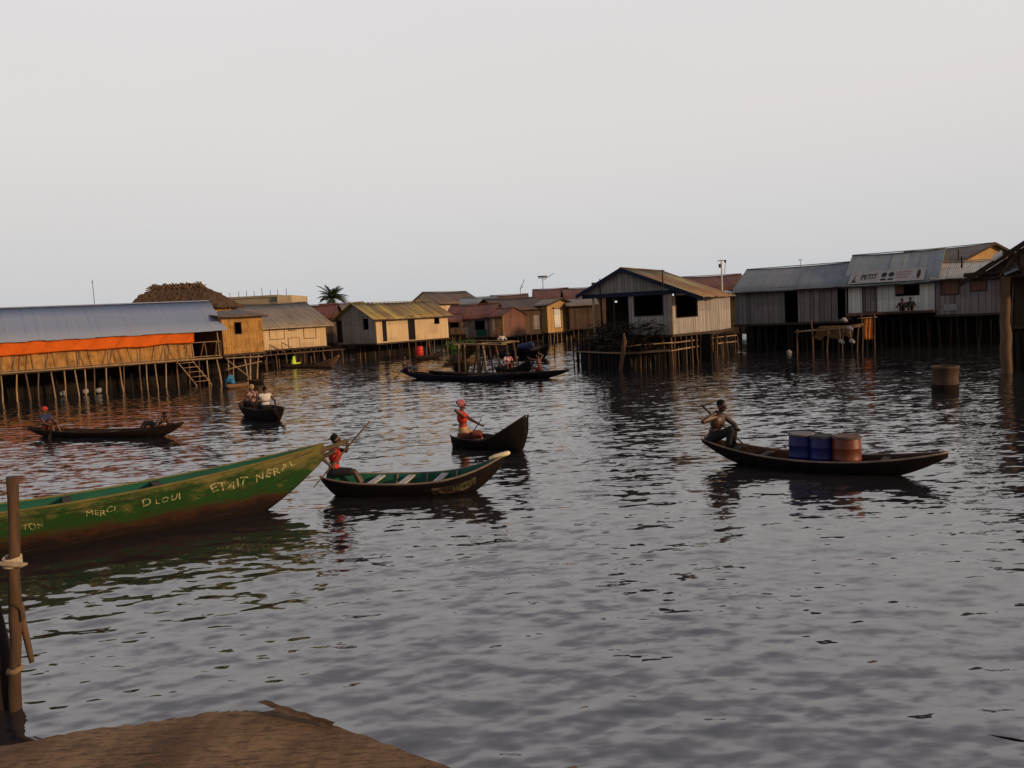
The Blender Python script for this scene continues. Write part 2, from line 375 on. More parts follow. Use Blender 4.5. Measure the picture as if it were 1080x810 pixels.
# big green pirogue on the left, running out of the frame
bowP = W(341, 475, 1.0); bowP.z = 0
dirn = V((-3.55, -2.2, 0)).normalized(); stern = bowP+dirn*9.4
big = Hull(9.4, .88, .78, 1.12, 1.02, d=.2, s1=.62, p=1.8, tip=.05, ps=1.8, ke=1.5, kb=.3)
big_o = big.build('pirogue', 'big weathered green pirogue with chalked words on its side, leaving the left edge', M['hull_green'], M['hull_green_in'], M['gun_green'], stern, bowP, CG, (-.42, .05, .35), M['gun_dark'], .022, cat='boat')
for o_ in big_o.children:
    if o_.name.startswith('thwart') and o_.name == 'thwart': o_.data.materials[0] = M['thwart_pale']
bm = NB(); b0 = V((4.25, 0, .93)); 
tube(bm, [b0, V((4.6, 0, 1.0)), V((4.95, 0, 1.06)), V((5.17, 0, 1.12)), V((5.23, 0, 1.13))], [.07, .07, .06, .062, .04], 9, flat=.8)
obj('prow_beak', bm, M['wood_log'], big_o, True)
def big_x(px):                       # place along the near side for a given column
    lo, hi = -4.6, 4.6
    for _ in range(40):
        m_ = (lo+hi)/2; p = big.mat @ big.pt(m_/(big.L/2), .8, -1); q = CM.inverted() @ (p-V((0, 0, EYE)))
        x = 540+F*q.x/-q.z
        if x < px: lo = m_
        else: hi = m_
    return lo
for txt, a, b, t0, t1, mk in (('TON', 24, 45, .70, .81, 'paint_pale'), ('MERCI', 91, 122, .74, .85, 'paint_pale'), ('D LOUI', 150, 190, .74, .86, 'paint_pale'),
                          ('ETAIT', 221, 262, .74, .87, 'paint_pale'), ('NERAL', 270, 312, .72, .87, 'paint_pale')):
    hull_text(big, txt, big_x(a), big_x(b), t0, t1, -1, M[mk], 1.0)
for tt, qa, qb in ((.56, -.95, .86), (.9, -.95, .95), (.36, -.9, .6)):
    bm = NB(); rg = random.Random(3); tube(bm, [big.pt(qa+(qb-qa)*i/40, tt+rg.uniform(-.006, .006), -1, .001) for i in range(41)], [.006*rg.uniform(.4, 1.3) for i in range(41)], 5); obj('plank_seam', bm, M['cloth_dark'], big_o)
# open canoe with green inside
A, B, L = ends((341, 501), .42, (531, 480), .72)
gc = Hull(L, 1.12, .30, .72, .42, d=.12, s1=.5, s2=.75, p=2.6, tip=.05, tip2=.2, ps=2.4, kb=.16)
gc_o = gc.build('canoe', 'dark canoe with green painted inside and a cream bow tip, boy in red aboard', M['hull_dark'], M['hull_green_in'], M['gun_pale'], A, B, CG, (-.42, -.08, .3), M['thwart_pale'], .02)
bm = NB(); tube(bm, [(L/2-.28, 0, .65), (L/2-.16, 0, .695), (L/2, 0, .735), (L/2+.1, 0, .76), (L/2+.13, 0, .765)], [.07, .085, .085, .075, .04], 10, flat=.55)
obj('bow_cap', bm, M['bow_cream'], gc_o, True)
for q in (-.25, .1, .45):            # ribs
    bm = NB(); tube(bm, [gc.inner(q, a, 1, .045) for a in (.25, .4, .6, .8, .98)], .022, 6); obj('rib', bm, M['gun_pale'], gc_o)
bm = NB(); gg = [[bm.verts.new(gc.pt(.26+.46*i/20, .46+.3*j/6, -1, .004)) for j in range(7)] for i in range(21)]
for a_, b_ in zip(gg, gg[1:]):
    for j in range(6): bm.faces.new((a_[j], a_[j+1], b_[j+1], b_[j]))
def m_patch():
    s = N('worn_tan_name_patch'); g = s.noise(6, 5, .8, stretch=(1, 1, 2)); return s.out(s.mix(s.ramp(g, .44, .62), (.02, .014, .012), (.16, .115, .08)), .85)
obj('name_patch', bm, m_patch(), gc_o)
hull_text(gc, 'MMAM', L*.24, L*.355, .5, .72, -1, M['paint_pale2'], .2)
# drum canoe
A, B, L = ends((741, 462), .52, (1000, 477), .5)
dc = Hull(L, .95, .24, .5, .52, d=.12, s1=.42, s2=.42, p=2.2, tip=.035, tip2=.09, ps=2.0, ke=1.7, kb=.1)
dc.build('canoe', 'long dark canoe carrying three drums, bare backed paddler at its stern', M['hull_dark'], M['hull_in'], M['gun_pale'], A, B, CG, (-.68, -.42, .55), M['gun_dark'], .018)
# canoe of the woman in red
A = W(478, 461, .28); B = W(556, 439, .9); A.z = B.z = 0; A += V((0, .3, 0))
wc = Hull((B-A).length, .92, .27, .93, .3, d=.12, s1=.72, s2=.6, p=2.6, tip=.05, tip2=.15, ps=1.5, ke=1.6, kb=.45)
wc.build('canoe', 'short black canoe with a high blunt bow, woman in red kneeling in it', M['hull_dark'], M['hull_in'], M['gun_dark'], A, B, CG, (-.1, .4), None, .02)
# canoe far left
A, B, L = ends((30, 451), .34, (193, 445), .48)
lc = Hull(L, .75, .2, .48, .34, d=.1, s1=.6, p=2.2, ps=2.2, kb=.08)
lc.build('canoe', 'slender dark canoe off the long shed, with a red capped paddler and a lying boy', M['hull_brown'], M['hull_in'], M['gun_dark'], A, B, CG, (.1,), None, .016)
# canoe with two people
A = at(283, 29.4); B = at(254, 32.0)
tc = Hull((B-A).length+.9, 1.05, .42, .5, .5, d=.12, s1=.7, p=3, tip=.12, kb=.3)
d_ = (B-A).normalized()*.45
tc.build('canoe', 'stubby dark canoe with two seated people seen from behind', M['hull_dark'], M['hull_in'], M['gun_dark'], A-d_, B+d_, CG, (0,), None, .02)
# middle group
A, B, L = ends((600, 390), .42, (452, 391), .5)
m1 = Hull(L, .9, .3, .5, .42, d=.1, s1=.55, p=2.2, ps=2.2, kb=.07)
m1.build('canoe', 'very long dark canoe in mid channel with a bare chested paddler at its right end', M['hull_dark'], M['hull_in'], M['gun_dark'], A, B, CG, (-.3, .1, .5), None, .018)
A = W(422, 391, .45); B = W(548, 393, .5); A.z = B.z = 0
m2 = Hull((B-A).length, .9, .28, .5, .48, d=.1, s1=.5, p=2.2, ps=2.2, kb=.07)
m2.build('canoe', 'blue tinged dark canoe with its paddler leaning back at the left tip', M['hull_navy'], M['hull_in'], M['gun_dark'], A, B, CG, (-.2, .3), None, .018)
A = at(522, 48); B = at(556, 43.3)
m3 = Hull((B-A).length+.6, .85, .34, .95, .4, d=.1, s1=.4, p=2.4, ps=1.8, tip=.12, kb=.4)
m3.build('canoe', 'dark canoe with an upturned bow behind the long canoe, person in print cloth aboard', M['hull_dark'], M['hull_in'], M['gun_dark'], A, B, CG, (0,), None, .018)
# far canoes
def far(label, p0, z0, p1, z1, g, mo='hull_brown', beam=.8, cat='canoe'):
    A = W(*p0, z0); B = W(*p1, z1); A.z = B.z = 0
    h = Hull((B-A).length, beam, g, z1, z0, d=.1, s1=.6, p=2.3, ps=2.0, kb=.1)
    h.build('canoe', label, M[mo], M['hull_in'], M['gun_dark'], A, B, CG, (0,), None, .02, cat); return h
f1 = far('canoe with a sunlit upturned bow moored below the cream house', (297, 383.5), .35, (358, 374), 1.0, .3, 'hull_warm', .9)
f2 = far('small brown canoe tied up beside the red drum', (437, 376), .35, (466, 370), .6, .3, 'hull_brown')
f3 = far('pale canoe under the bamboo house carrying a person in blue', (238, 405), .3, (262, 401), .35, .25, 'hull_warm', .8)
f3b = far('empty brown canoe lying along the stilts of the bamboo house', (262, 401), .25, (279, 397), .4, .22, 'hull_brown', .7)
f4 = far('dark canoe loaded with a blue bundle beside the green bank', (543, 369), .6, (579, 364), 1.0, .55, 'hull_dark', 1.1)
A = at(523, 72); B = at(541, 60)
f5 = Hull((B-A).length, 1.3, .45, 1.1, .6, d=.1, s1=.5, p=2.4, ps=1.8, tip=.2, kb=.5)
f5.build('canoe', 'broad dark canoe pointing at the camera with a standing man in a white shirt', M['hull_dark'], M['hull_in'], M['gun_dark'], A, B, CG, (0,), None, .02)
f6 = far('heavy brown boat heaped with thatch behind the pole frame', (476, 381), .7, (496, 380), .7, .6, 'hull_brown', 1.3)
bm = NB()
for k in range(170):
    x = rnd.uniform(-1, 1); y = rnd.uniform(-.45, .45); z = .25+.85*(1-abs(x)**2)*(1-(abs(y)/.6)**2)*rnd.uniform(.6, 1)
    a = rnd.uniform(-.5, .5); stick(bm, (x*.7-.5, y-a*.2, z), (x*.7+.5, y+a*.2, z+rnd.uniform(-.2, .15)), .02, .012, .04, 4, 2)
o = obj('thatch_load', bm, M['stick_mid']); o.matrix_world = f6.mat; o.location.z = .1
tag(o, 'heap of brown stalks piled in the boat behind the pole frame', 'load')

# ------------------------------------------------------------------ drums
def drum(label, P, r, h, mat, lidm, cat='drum', tilt=0, rz=0, zbase=.05):
    t = thing('drum', label, cat, (P.x, P.y, zbase), rz, 'cargo drums')
    if tilt: t.rotation_euler.x = tilt
    bm = NB(); pr = [(r*.9, 0), (r*.97, .02), (r*.98, h*.1)]
    for zc in (.33, .66):
        pr += [(r*(1-.03*abs(zc-.5)), h*(zc-.035)), (r*1.03, h*(zc-.012)), (r*1.03, h*(zc+.012)), (r, h*(zc+.035))]
    pr += [(r*.98, h*.9), (r*.93, h*.965), (r*.9, h*.97)]
    lathe(bm, pr, 28); obj('body', bm, mat, t)
    bm = NB(); lathe(bm, [(r*.95, h*.955), (r*1.0, h*.96), (r*1.0, h*1.0), (r*.95, h*1.012), (r*.8, h*1.0), (r*.2, h*1.005)], 28); obj('lid', bm, lidm, t)
    bm = NB(); tube(bm, [(r*1.01*math.cos(a*math.pi/12), r*1.01*math.sin(a*math.pi/12), h*.955) for a in range(25)], .012, 6); obj('ring', bm, M['metal_dark'], t)
    return t
M['blue_plastic'] = m_plain('blue_plastic', (.006, .012, .13), .45, 4, .5, .4); M['orange_plastic'] = m_plain('brown_orange_plastic', (.17, .038, .016), .4, 4, .5, .4)
M['lid_grey'] = m_plain('greyish_drum_lid', (.2, .19, .2), .3, 5); M['lid_dark'] = m_plain('dark_drum_lid', (.03, .03, .035), .2, 5); M['lid_brown'] = m_plain('brown_drum_lid', (.13, .07, .05), .3, 6)
def dcx(px):
    lo, hi = -2.4, 2.4
    for _ in range(40):
        m_ = (lo+hi)/2; q = CM.inverted() @ (dc.w(m_, 0, .5)-V((0, 0, EYE)))
        if 540+F*q.x/-q.z < px: lo = m_
        else: hi = m_
    return lo
drum('blue drum with a greyish lid, nearest the paddler in the drum canoe', dc.w(dcx(845), .02, 0), .25, .68, M['blue_plastic'], M['lid_grey'])
drum('blue drum with a dark lid between the other blue drum and the brown orange one', dc.w(dcx(867), -.03, 0), .23, .66, M['blue_plastic'], M['lid_dark'], rz=1)
drum('brown orange drum standing right of the two blue drums', dc.w(dcx(893), 0, 0), .27, .67, M['orange_plastic'], M['lid_brown'], rz=2)
M['red_plastic'] = m_plain('red_plastic', (.6, .03, .02), .2, 3, .45)
drum('bright red drum by the small canoe below the yellow roofed house', at(440, 72), .36, .8, M['red_plastic'], M['red_plastic'], zbase=.15)
# ------------------------------------------------------------------ people
def sph(bm, c, r, Mx=None, seg=14):
    rr = (r,)*3 if not isinstance(r, (tuple, list)) else r; c = V(c); nr = 8; rows = []
    def p(x, y, z): q = V((x*rr[0], y*rr[1], z*rr[2])); return c+(Mx @ q if Mx is not None else q)
    top, bot = bm.verts.new(p(0, 0, 1)), bm.verts.new(p(0, 0, -1))
    for j in range(1, nr):
        a = math.pi*j/nr; rows.append([bm.verts.new(p(math.sin(a)*math.cos(2*math.pi*k/seg), math.sin(a)*math.sin(2*math.pi*k/seg), math.cos(a))) for k in range(seg)])
    for k in range(seg):
        k2 = (k+1) % seg; bm.faces.new((top, rows[0][k], rows[0][k2])); bm.faces.new((bot, rows[-1][k2], rows[-1][k]))
        for a, b in zip(rows, rows[1:]): bm.faces.new((a[k], b[k], b[k2], a[k2]))
def cap(bm, a, b, ra, rb):
    a = V(a); b = V(b); L = (b-a).length
    if L < 1e-5: return
    tube(bm, [a, b], [ra, rb], 12); sph(bm, a, ra, seg=12); sph(bm, b, rb, seg=12)
SCRATCH = bpy.data.scenes.new('scratch')
def remesh(bm, name, mats, parent, vox, it=3):
    bmesh.ops.recalc_face_normals(bm, faces=bm.faces)
    me = bpy.data.meshes.new(name); bm.to_mesh(me); bm.free()
    o = bpy.data.objects.new(name, me); SCRATCH.collection.objects.link(o)
    md = o.modifiers.new('r', 'REMESH'); md.mode = 'VOXEL'; md.voxel_size = vox
    sm = o.modifiers.new('s', 'SMOOTH'); sm.factor = .5; sm.iterations = it
    vl = SCRATCH.view_layers[0]; vl.update(); dg = vl.depsgraph; m2 = bpy.data.meshes.new_from_object(o.evaluated_get(dg))
    SCRATCH.collection.objects.unlink(o); COL.objects.link(o)
    o.modifiers.clear(); o.data = m2; bpy.data.meshes.remove(me)
    for m in mats: m2.materials.append(m)
    m2.polygons.foreach_set('use_smooth', [True]*len(m2.polygons)); o.parent = parent
    return o
def ik(a, b, l1, l2, pole):
    a, b, pole = V(a), V(b), V(pole); d = b-a; D = min(d.length, (l1+l2)*.995); d.normalize()
    x = (l1*l1-l2*l2+D*D)/(2*D); h = math.sqrt(max(0, l1*l1-x*x)); p = (pole-d*pole.dot(d)).normalized()
    return a+d*x+p*h, a+d*D
def person(label, loc, yaw, H=1.65, pel=(0, 0, .1), lean=(.0, 0), turn=0, hands=((.4, .2, .4), (.4, -.2, .4)), epole=((-.3, .6, -.6), (-.3, -.6, -.6)),
           feet=((.6, .12, 0), (.6, -.12, 0)), kpole=(0.2, 0, 1), head=(0.1, 0, 1), skin='skin', top=None, bottom='cloth_dark', bottom_len=.5, sleeves=.5,
           wrap=None, cap_m=None, scarf=None, grip=(0, 0, 1), group='people in the canoes', vox=.008, fat=1.12):
    # local frame: x forward, y left, z up
    k = H/1.7; t = thing('person', label, 'person', loc, yaw, group)
    P = V(pel); up = V((lean[0], lean[1], 1)).normalized(); Rz = Matrix.Rotation(turn, 3, 'Z')
    side = Rz @ V((0, 1, 0)); side = (side-up*side.dot(up)).normalized(); fwd = side.cross(up)
    Bx = Matrix((fwd, side, up)).transposed()
    waistp = P+up*.16*k; chest = P+up*.34*k+fwd*.005; neck = P+up*.50*k
    hd = V(head).normalized(); hc = neck+hd*.03*k+up*.03*k+hd*.1*k+fwd*.015*k
    sh = [neck-up*.055*k+side*s_*.178*k for s_ in (1, -1)]; hip = [P+side*s_*.085*k for s_ in (1, -1)]
    bm = NB()
    sph(bm, P+up*.02*k, (.1*k*fat, .145*k*fat, .1*k), Bx); sph(bm, waistp, (.09*k*fat, .125*k*fat, .12*k), Bx); sph(bm, chest, (.108*k*fat, .165*k*fat, .165*k), Bx)
    cap(bm, sh[0]-side*.03*k, sh[1]+side*.03*k, .052*k, .052*k); cap(bm, neck-up*.04*k, hc-hd*.04*k, .055*k, .048*k)
    # head
    hup = hd; hs = side; hf = hs.cross(hup).normalized(); hs = hup.cross(hf); Hx = Matrix((hf, hs, hup)).transposed()
    sph(bm, hc+hup*.02*k-hf*.008*k, (.095*k, .075*k, .098*k), Hx); sph(bm, hc-hup*.045*k+hf*.022*k, (.062*k, .055*k, .062*k), Hx)
    cap(bm, hc+hf*.086*k+hup*.012*k, hc+hf*.104*k-hup*.018*k, .009*k, .014*k)
    cap(bm, hc+hf*.07*k-hup*.05*k+hs*.015*k, hc+hf*.07*k-hup*.05*k-hs*.015*k, .016*k, .016*k)
    for s_ in (1, -1): sph(bm, hc+hs*s_*.078*k-hup*.005*k-hf*.005*k, (.02*k, .009*k, .03*k), Hx)
    el = []; wr = []; kn = []; an = []
    for i in (0, 1):
        s_ = 1-2*i
        e, w_ = ik(sh[i], hands[i], .29*k, .26*k, epole[i]); el.append(e); wr.append(w_)
        cap(bm, sh[i], e, .05*k*fat, .038*k*fat); cap(bm, e, w_, .039*k*fat, .026*k)
        # hand
        d = (w_-e).normalized(); g = V(grip).normalized(); g = (g-d*g.dot(d)).normalized(); n = d.cross(g)*s_
        pc = w_+d*.045*k
        sph(bm, pc, (.048*k, .038*k, .017*k), Matrix((d, g, n)).transposed())
        for j, (o_, l_) in enumerate(((.03, .036), (.011, .041), (-.009, .038), (-.028, .03))):
            b0 = w_+d*.075*k+g*o_*k; b1 = b0+(d*.75+n*.6).normalized()*l_*k; b2 = b1+(n*1-d*.25).normalized()*l_*.8*k
            cap(bm, b0, b1, .0095*k, .0088*k); cap(bm, b1, b2, .0088*k, .008*k)
        b0 = w_+d*.025*k+g*.028*k; b1 = b0+(g*.7+d*.5+n*.5).normalized()*.038*k; b2 = b1+(d*.6+n*.8-g*.2).normalized()*.03*k
        cap(bm, b0, b1, .013*k, .011*k); cap(bm, b1, b2, .011*k, .009*k)
        kp = V(kpole if not isinstance(kpole[0], (tuple, list)) else kpole[i])
        kk, a = ik(hip[i], feet[i], .43*k, .41*k, kp); kn.append(kk); an.append(a)
        cap(bm, hip[i], kk, .078*k, .052*k); cap(bm, kk, kk.lerp(a, .35), .05*k, .054*k); cap(bm, kk.lerp(a, .35), a, .054*k, .032*k)
        f = V((a.x-hip[i].x, a.y-hip[i].y, 0)); f = f.normalized() if f.length > .05 else V((1, 0, 0))
        if a.z < P.z-.5*k: f = V((1, .1*s_, 0))
        cap(bm, a-V((0, 0, .02*k))-f*.03*k, a+f*.13*k-V((0, 0, .035*k)), .034*k, .024*k)
        for j in range(3): cap(bm, a+f*.12*k+V((-f.y, f.x, 0))*(j-1)*.02*k-V((0, 0, .036*k)), a+f*.17*k+V((-f.y, f.x, 0))*(j-1)*.024*k-V((0, 0, .04*k)), .015*k, .011*k)
    remesh(bm, 'body', [M[skin]], t, vox)
    for s_ in (1, -1):
        bm = NB(); sph(bm, hc+hf*.083*k+hs*s_*.03*k+hup*.018*k, .013*k, seg=8); obj('eye', bm, M['eye'], t, True)
    bm = NB(); sph(bm, hc+hf*.084*k-hup*.05*k, (.007*k, .024*k, .005*k), Hx, 8); obj('mouth', bm, M['cloth_rust'], t, True)
    if cap_m:
        bm = NB(); sph(bm, hc+hup*.045*k-hf*.01*k, (.11*k, .09*k, .09*k), Hx); sph(bm, hc+hup*.05*k+hf*.085*k, (.06*k, .06*k, .012*k), Hx); remesh(bm, 'cap', [M[cap_m]], t, vox)
    elif scarf:
        bm = NB(); sph(bm, hc+hup*.035*k-hf*.022*k, (.1*k, .092*k, .105*k), Hx); sph(bm, hc+hup*.06*k-hf*.1*k, (.05*k, .055*k, .05*k), Hx); remesh(bm, 'headscarf', [M[scarf]], t, vox)
    else:
        bm = NB(); sph(bm, hc+hup*.044*k-hf*.026*k, (.09*k, .08*k, .085*k), Hx); obj('hair', bm, M['hair'], t, True)
    if top:
        bm = NB(); e_ = .016*k
        sph(bm, waistp-up*.05*k, (.1*k*fat, .14*k*fat, .14*k), Bx); sph(bm, chest, (.108*k*fat+e_, .165*k*fat+e_, .172*k), Bx); cap(bm, sh[0]-side*.02*k, sh[1]+side*.02*k, .066*k, .066*k)
        if sleeves:
            for i in (0, 1): cap(bm, sh[i], sh[i].lerp(el[i], min(1, sleeves)), .064*k, .056*k)
            if sleeves > 1:
                for i in (0, 1): cap(bm, el[i], el[i].lerp(wr[i], sleeves-1), .053*k, .044*k)
        remesh(bm, 'shirt', [M[top]], t, vox)
    if bottom:
        bm = NB(); sph(bm, P+up*.03*k, (.118*k, .16*k, .11*k), Bx)
        for i in (0, 1):
            q = min(1, bottom_len); cap(bm, hip[i], hip[i].lerp(kn[i], q), .094*k, .094*k-.022*k*q)
            if bottom_len > 1: cap(bm, kn[i], kn[i].lerp(an[i], bottom_len-1), .07*k, .06*k)
        remesh(bm, 'shorts' if bottom_len <= 1 else 'trousers', [M[bottom]], t, vox)
    if wrap:
        bm = NB(); sph(bm, P+up*.05*k, (.13*k, .175*k, .17*k), Bx)
        cap(bm, hip[0].lerp(hip[1], .5), kn[0].lerp(kn[1], .5), .13*k, .1*k)
        for i in (0, 1): cap(bm, hip[i], kn[i], .105*k, .085*k); cap(bm, kn[i], kn[i].lerp(an[i], .8), .08*k, .07*k)
        remesh(bm, 'wrap', [M[wrap]], t, vox)
    Mw = Matrix.Translation(loc) @ Matrix.Rotation(yaw, 4, 'Z')
    return [Mw @ (w_+(w_-e).normalized()*.06*k) for w_, e in zip(wr, el)], Mw
def paddle(label, p0, p1, blade=.5, bw=.065, r=.016, mat='stick_mid'):
    # p0 = grip end, p1 = blade end
    p0, p1 = V(p0), V(p1); L = (p1-p0).length
    t = thing('paddle', label, 'paddle', p0, 0, 'paddles and poles of the canoes')
    t.rotation_mode = 'QUATERNION'; t.rotation_quaternion = (p1-p0).to_track_quat('Z', 'Y')
    bm = NB(); stick(bm, (0, 0, 0), (0, 0, L-(blade*.7 if blade else 0)), r, r*.9, .006, 8, 5); obj('shaft', bm, M[mat], t)
    if blade:
        bm = NB(); pr = [(r*.9, 0), (bw*.6, .15), (bw, .4), (bw, .75), (bw*.75, .93), (bw*.2, 1)]
        pts = [(w_, 0, L-blade+blade*q) for w_, q in pr]+[(-w_, 0, L-blade+blade*q) for w_, q in pr[::-1]]
        poly_prism(bm, [(x, -.008, z) for x, y, z in pts], (0, .016, 0)); obj('blade', bm, M[mat], t)
    return t
def seat_loc(h, q, z): p = h.w(q*h.L/2, 0, 0); return V((p.x, p.y, z))

# 1 drum canoe paddler: knees up, paddle crossing the chest
yaw = dc.yaw
hs_, Mw = person('bare backed person with knees drawn up at the stern of the drum canoe', seat_loc(dc, -.90, .47), yaw+.1, 1.92,
    pel=(0, 0, .06), lean=(.3, 0), turn=-.2, hands=((.52, .02, .28), (.1, -.26, .62)), epole=((.2, .8, -.3), (-.5, -.6, -.6)),
    feet=((.40, .1, -.18), (.34, -.1, -.2)), kpole=(.2, 0, 1), head=(.25, -.1, 1), skin='skin2', bottom='cloth_dark', bottom_len=1.7, grip=(.5, .1, -.8), vox=.007, fat=1.2)
bm = NB(); sph(bm, V((-.02, 0, .07)), (.135, .165, .075)); o = remesh(bm, 'waistband', [M['cloth_teal']], bpy.data.objects[[x.name for x in COL.objects if x.name.startswith('person')][-1]], .008)
a = Mw @ V((-.14, -.24, .80)); b = Mw @ V((.56, .05, .02))
paddle('dark paddle held across the chest of the person in the drum canoe', a, Mw @ V((.83, .16, -.28)), .42, .05, .02, 'frame_dark')
# 2 boy in red
yaw = gc.yaw
def atd(px, py, Y): d = ray(px, py); return V((0, 0, EYE))+d*(Y/d.y)
bl = seat_loc(gc, -.88, .38); yb = bl.y; pa, pb = atd(390, 444, yb-.12), atd(331, 514, yb-.3)
Mi = (Matrix.Translation(bl) @ Matrix.Rotation(yaw+.1, 4, 'Z')).inverted(); h1 = Mi @ pa.lerp(pb, .36); h2 = Mi @ pa.lerp(pb, .68)
hs_, Mw = person('boy in a red sleeveless shirt with a long paddle at the green canoe stern', seat_loc(gc, -.88, .38), yaw+.1, 1.68,
    pel=(0, 0, .1), lean=(.12, .05), turn=.2, hands=(h1-V((.05, -.02, .03)), h2-V((.02, 0, 0))), epole=((.3, .5, -.6), (-.6, -.4, -.4)),
    feet=((.62, .1, -.27), (.62, -.08, -.27)), head=(.05, 0, 1), skin='skin2', top='cloth_red', sleeves=0, bottom='cloth_dark', bottom_len=.8, grip=(.5, 0, .8), vox=.007)
paddle('long wooden paddle slanting up past the boy in red', pa, pb, .5, .06, .018, 'stick_mid')
# 3 woman in red
hs_, Mw = person('woman in red top, cream wrap and pink headscarf kneeling in the high bowed canoe', seat_loc(wc, -.72, .20), wc.yaw+.75, 1.86,
    pel=(0, 0, .2), lean=(-.04, 0.02), turn=0, hands=((.46, -.02, .36), (.02, -.30, .66)), epole=((-.1, .6, -.6), (-.2, -.9, .2)),
    feet=((-.04, .12, -.04), (-.04, -.12, -.04)), kpole=(1, 0, -.15), head=(.05, 0, 1), skin='skin', top='cloth_red', sleeves=.6, bottom=None, wrap='cloth_cream', scarf='pattern2', grip=(.6, 0, -.6), vox=.008)
bm = NB(); cap(bm, V((.0, .08, .1)), V((.42, .12, .1)), .13, .1); cap(bm, V((.0, -.12, .1)), V((.4, -.12, .08)), .13, .1); sph(bm, V((-.02, 0, .0)), (.2, .22, .16))
remesh(bm, 'skirt_hem', [M['cloth_rust']], [x for x in COL.objects if x.name.startswith('person')][-1], .009)
paddle('paddle dipped low on the left of the woman in red', Mw @ V((.5, -.08, .52)), Mw @ V((-.35, -.55, -.5)), .45, .06, .016, 'frame_dark')
# 4,5 pair seen from behind
hs_, Mw = person("person in dark red print shirt and pale cap at the stubby canoe's far end", tc.w(.62, .08, .38), tc.yaw+.2, 1.68, pel=(0, 0, .12), hands=((.35, .3, .15), (.3, -.35, .12)),
    feet=((.5, .12, -.18), (.5, -.12, -.18)), skin='skin3', top='pattern', sleeves=.9, bottom='cloth_dark', bottom_len=1.5, scarf='cloth_cream', vox=.01)
hs_, Mw = person('person in a white vest sitting at the near end of the stubby canoe', tc.w(-.55, -.02, .38), tc.yaw-.1, 1.66, pel=(0, 0, .1), hands=((.2, .38, .1), (.12, -.4, .08)), epole=((-.4, .9, -.1), (-.4, -.9, -.1)),
    feet=((.5, .12, -.18), (.5, -.12, -.18)), skin='skin2', top='cloth_white', sleeves=.15, bottom='cloth_dark', bottom_len=1.5, vox=.01)
paddle('short paddle at the right hand of the person in the white vest', Mw @ V((.2, -.35, .4)), Mw @ V((.1, -.62, -.45)), .45, .075, .016, 'stick')
# 6 red cap paddler, 7 lying boy
hs_, Mw = person("person in red cap and dark blue top at the slender canoe's left end", seat_loc(lc, -.76, .22), lc.yaw, 1.66, pel=(0, 0, .1), lean=(.02, 0), hands=((.42, .1, .28), (.4, -.15, .2)),
    feet=((.5, .12, -.02), (.5, -.12, -.02)), skin='skin3', top='cloth_navy', sleeves=.3, bottom='cloth_rust', bottom_len=.9, cap_m='cloth_crimson', vox=.009)
paddle('upright dark paddle in the hands of the red capped person', Mw @ V((.48, -.05, .52)), Mw @ V((.5, -.42, -.4)), .4, .06, .016, 'frame_dark')
person('dark silhouetted boy lying back against the right tip of the slender canoe', seat_loc(lc, .66, .3), lc.yaw, 1.45, pel=(0, 0, .08), lean=(1.6, 0), hands=((.5, .25, .1), (.5, -.25, .1)), epole=((0, .5, -.8), (0, -.5, -.8)),
    feet=((-.6, .1, -.04), (-.55, -.1, -.04)), kpole=(-.2, 0, 1), head=(.5, 0, 1), skin='skin2', bottom='cloth_dark', bottom_len=.7, vox=.009)
# 8 left mid paddler
hs_, Mw = person('lean paddler at the left tip of the blue tinged canoe, arm stretched forward', seat_loc(m2, -.9, .42), m2.yaw, 1.7, pel=(0, 0, .1), lean=(-.08, 0), hands=((.55, .1, .46), (.5, -.2, .34)),
    feet=((.6, .12, -.15), (.6, -.12, -.15)), skin='skin', top=None, bottom='cloth_navy', bottom_len=1.2, vox=.01)
paddle('long pole slanting back into the water behind the leaning paddler', Mw @ V((.7, -.1, .55)), Mw @ V((-.55, -.5, -.48)), .4, .06, .018, 'frame_dark')
# 9 bare chested paddler
hs_, Mw = person('bare chested paddler with raised arm at the right end of the very long canoe', seat_loc(m1, -.62, .18), m1.yaw, 1.72, pel=(0, 0, .32), lean=(.12, 0), turn=.1, hands=((.62, .15, .92), (.05, -.1, 1.12)), epole=((0, .6, -.4), (-.4, -.7, .1)),
    feet=((.35, .15, 0), (.0, -.15, 0)), kpole=(1, 0, .2), head=(.15, 0, 1), skin='skin3', bottom='cloth_rust', bottom_len=.8, grip=(.2, 0, 1), vox=.01)
paddle('upright dark pole in the raised hand of the bare chested paddler', Mw @ V((0.0, -.1, 1.55)), Mw @ V((.62, -.5, -.15)), .4, .05, .02, 'frame_dark')
# 10 print cloth
person('person in pink and white print cloth sitting behind the upturned bow', m3.w(-.75, 0, .3), m3.yaw-.2, 1.66, pel=(0, 0, .2), hands=((.4, .3, .2), (.35, -.3, .3)), feet=((.5, .12, -.1), (.5, -.12, -.1)), skin='skin2', top='pattern2', sleeves=.7, bottom='cloth_rust', bottom_len=1.3, scarf='pattern', vox=.01)
# 11 standing man in white
hs_, Mw = person('standing man in a white shirt and dark trousers in the broad canoe', f5.w(-2.2, 0, .15), f5.yaw, 1.75, pel=(0, 0, .92), hands=((.2, .3, 1.0), (.25, -.28, 1.05)), feet=((.05, .14, .06), (-.05, -.14, .06)), kpole=(1, 0, 0), skin='skin2', top='cloth_white', sleeves=1.2, bottom='cloth_dark', bottom_len=1.85, vox=.012)
paddle('long punting pole held by the standing man in white', Mw @ V((.3, -.3, 2.7)), Mw @ V((.5, -.6, -.5)), 0, 0, .03, 'frame_dark')
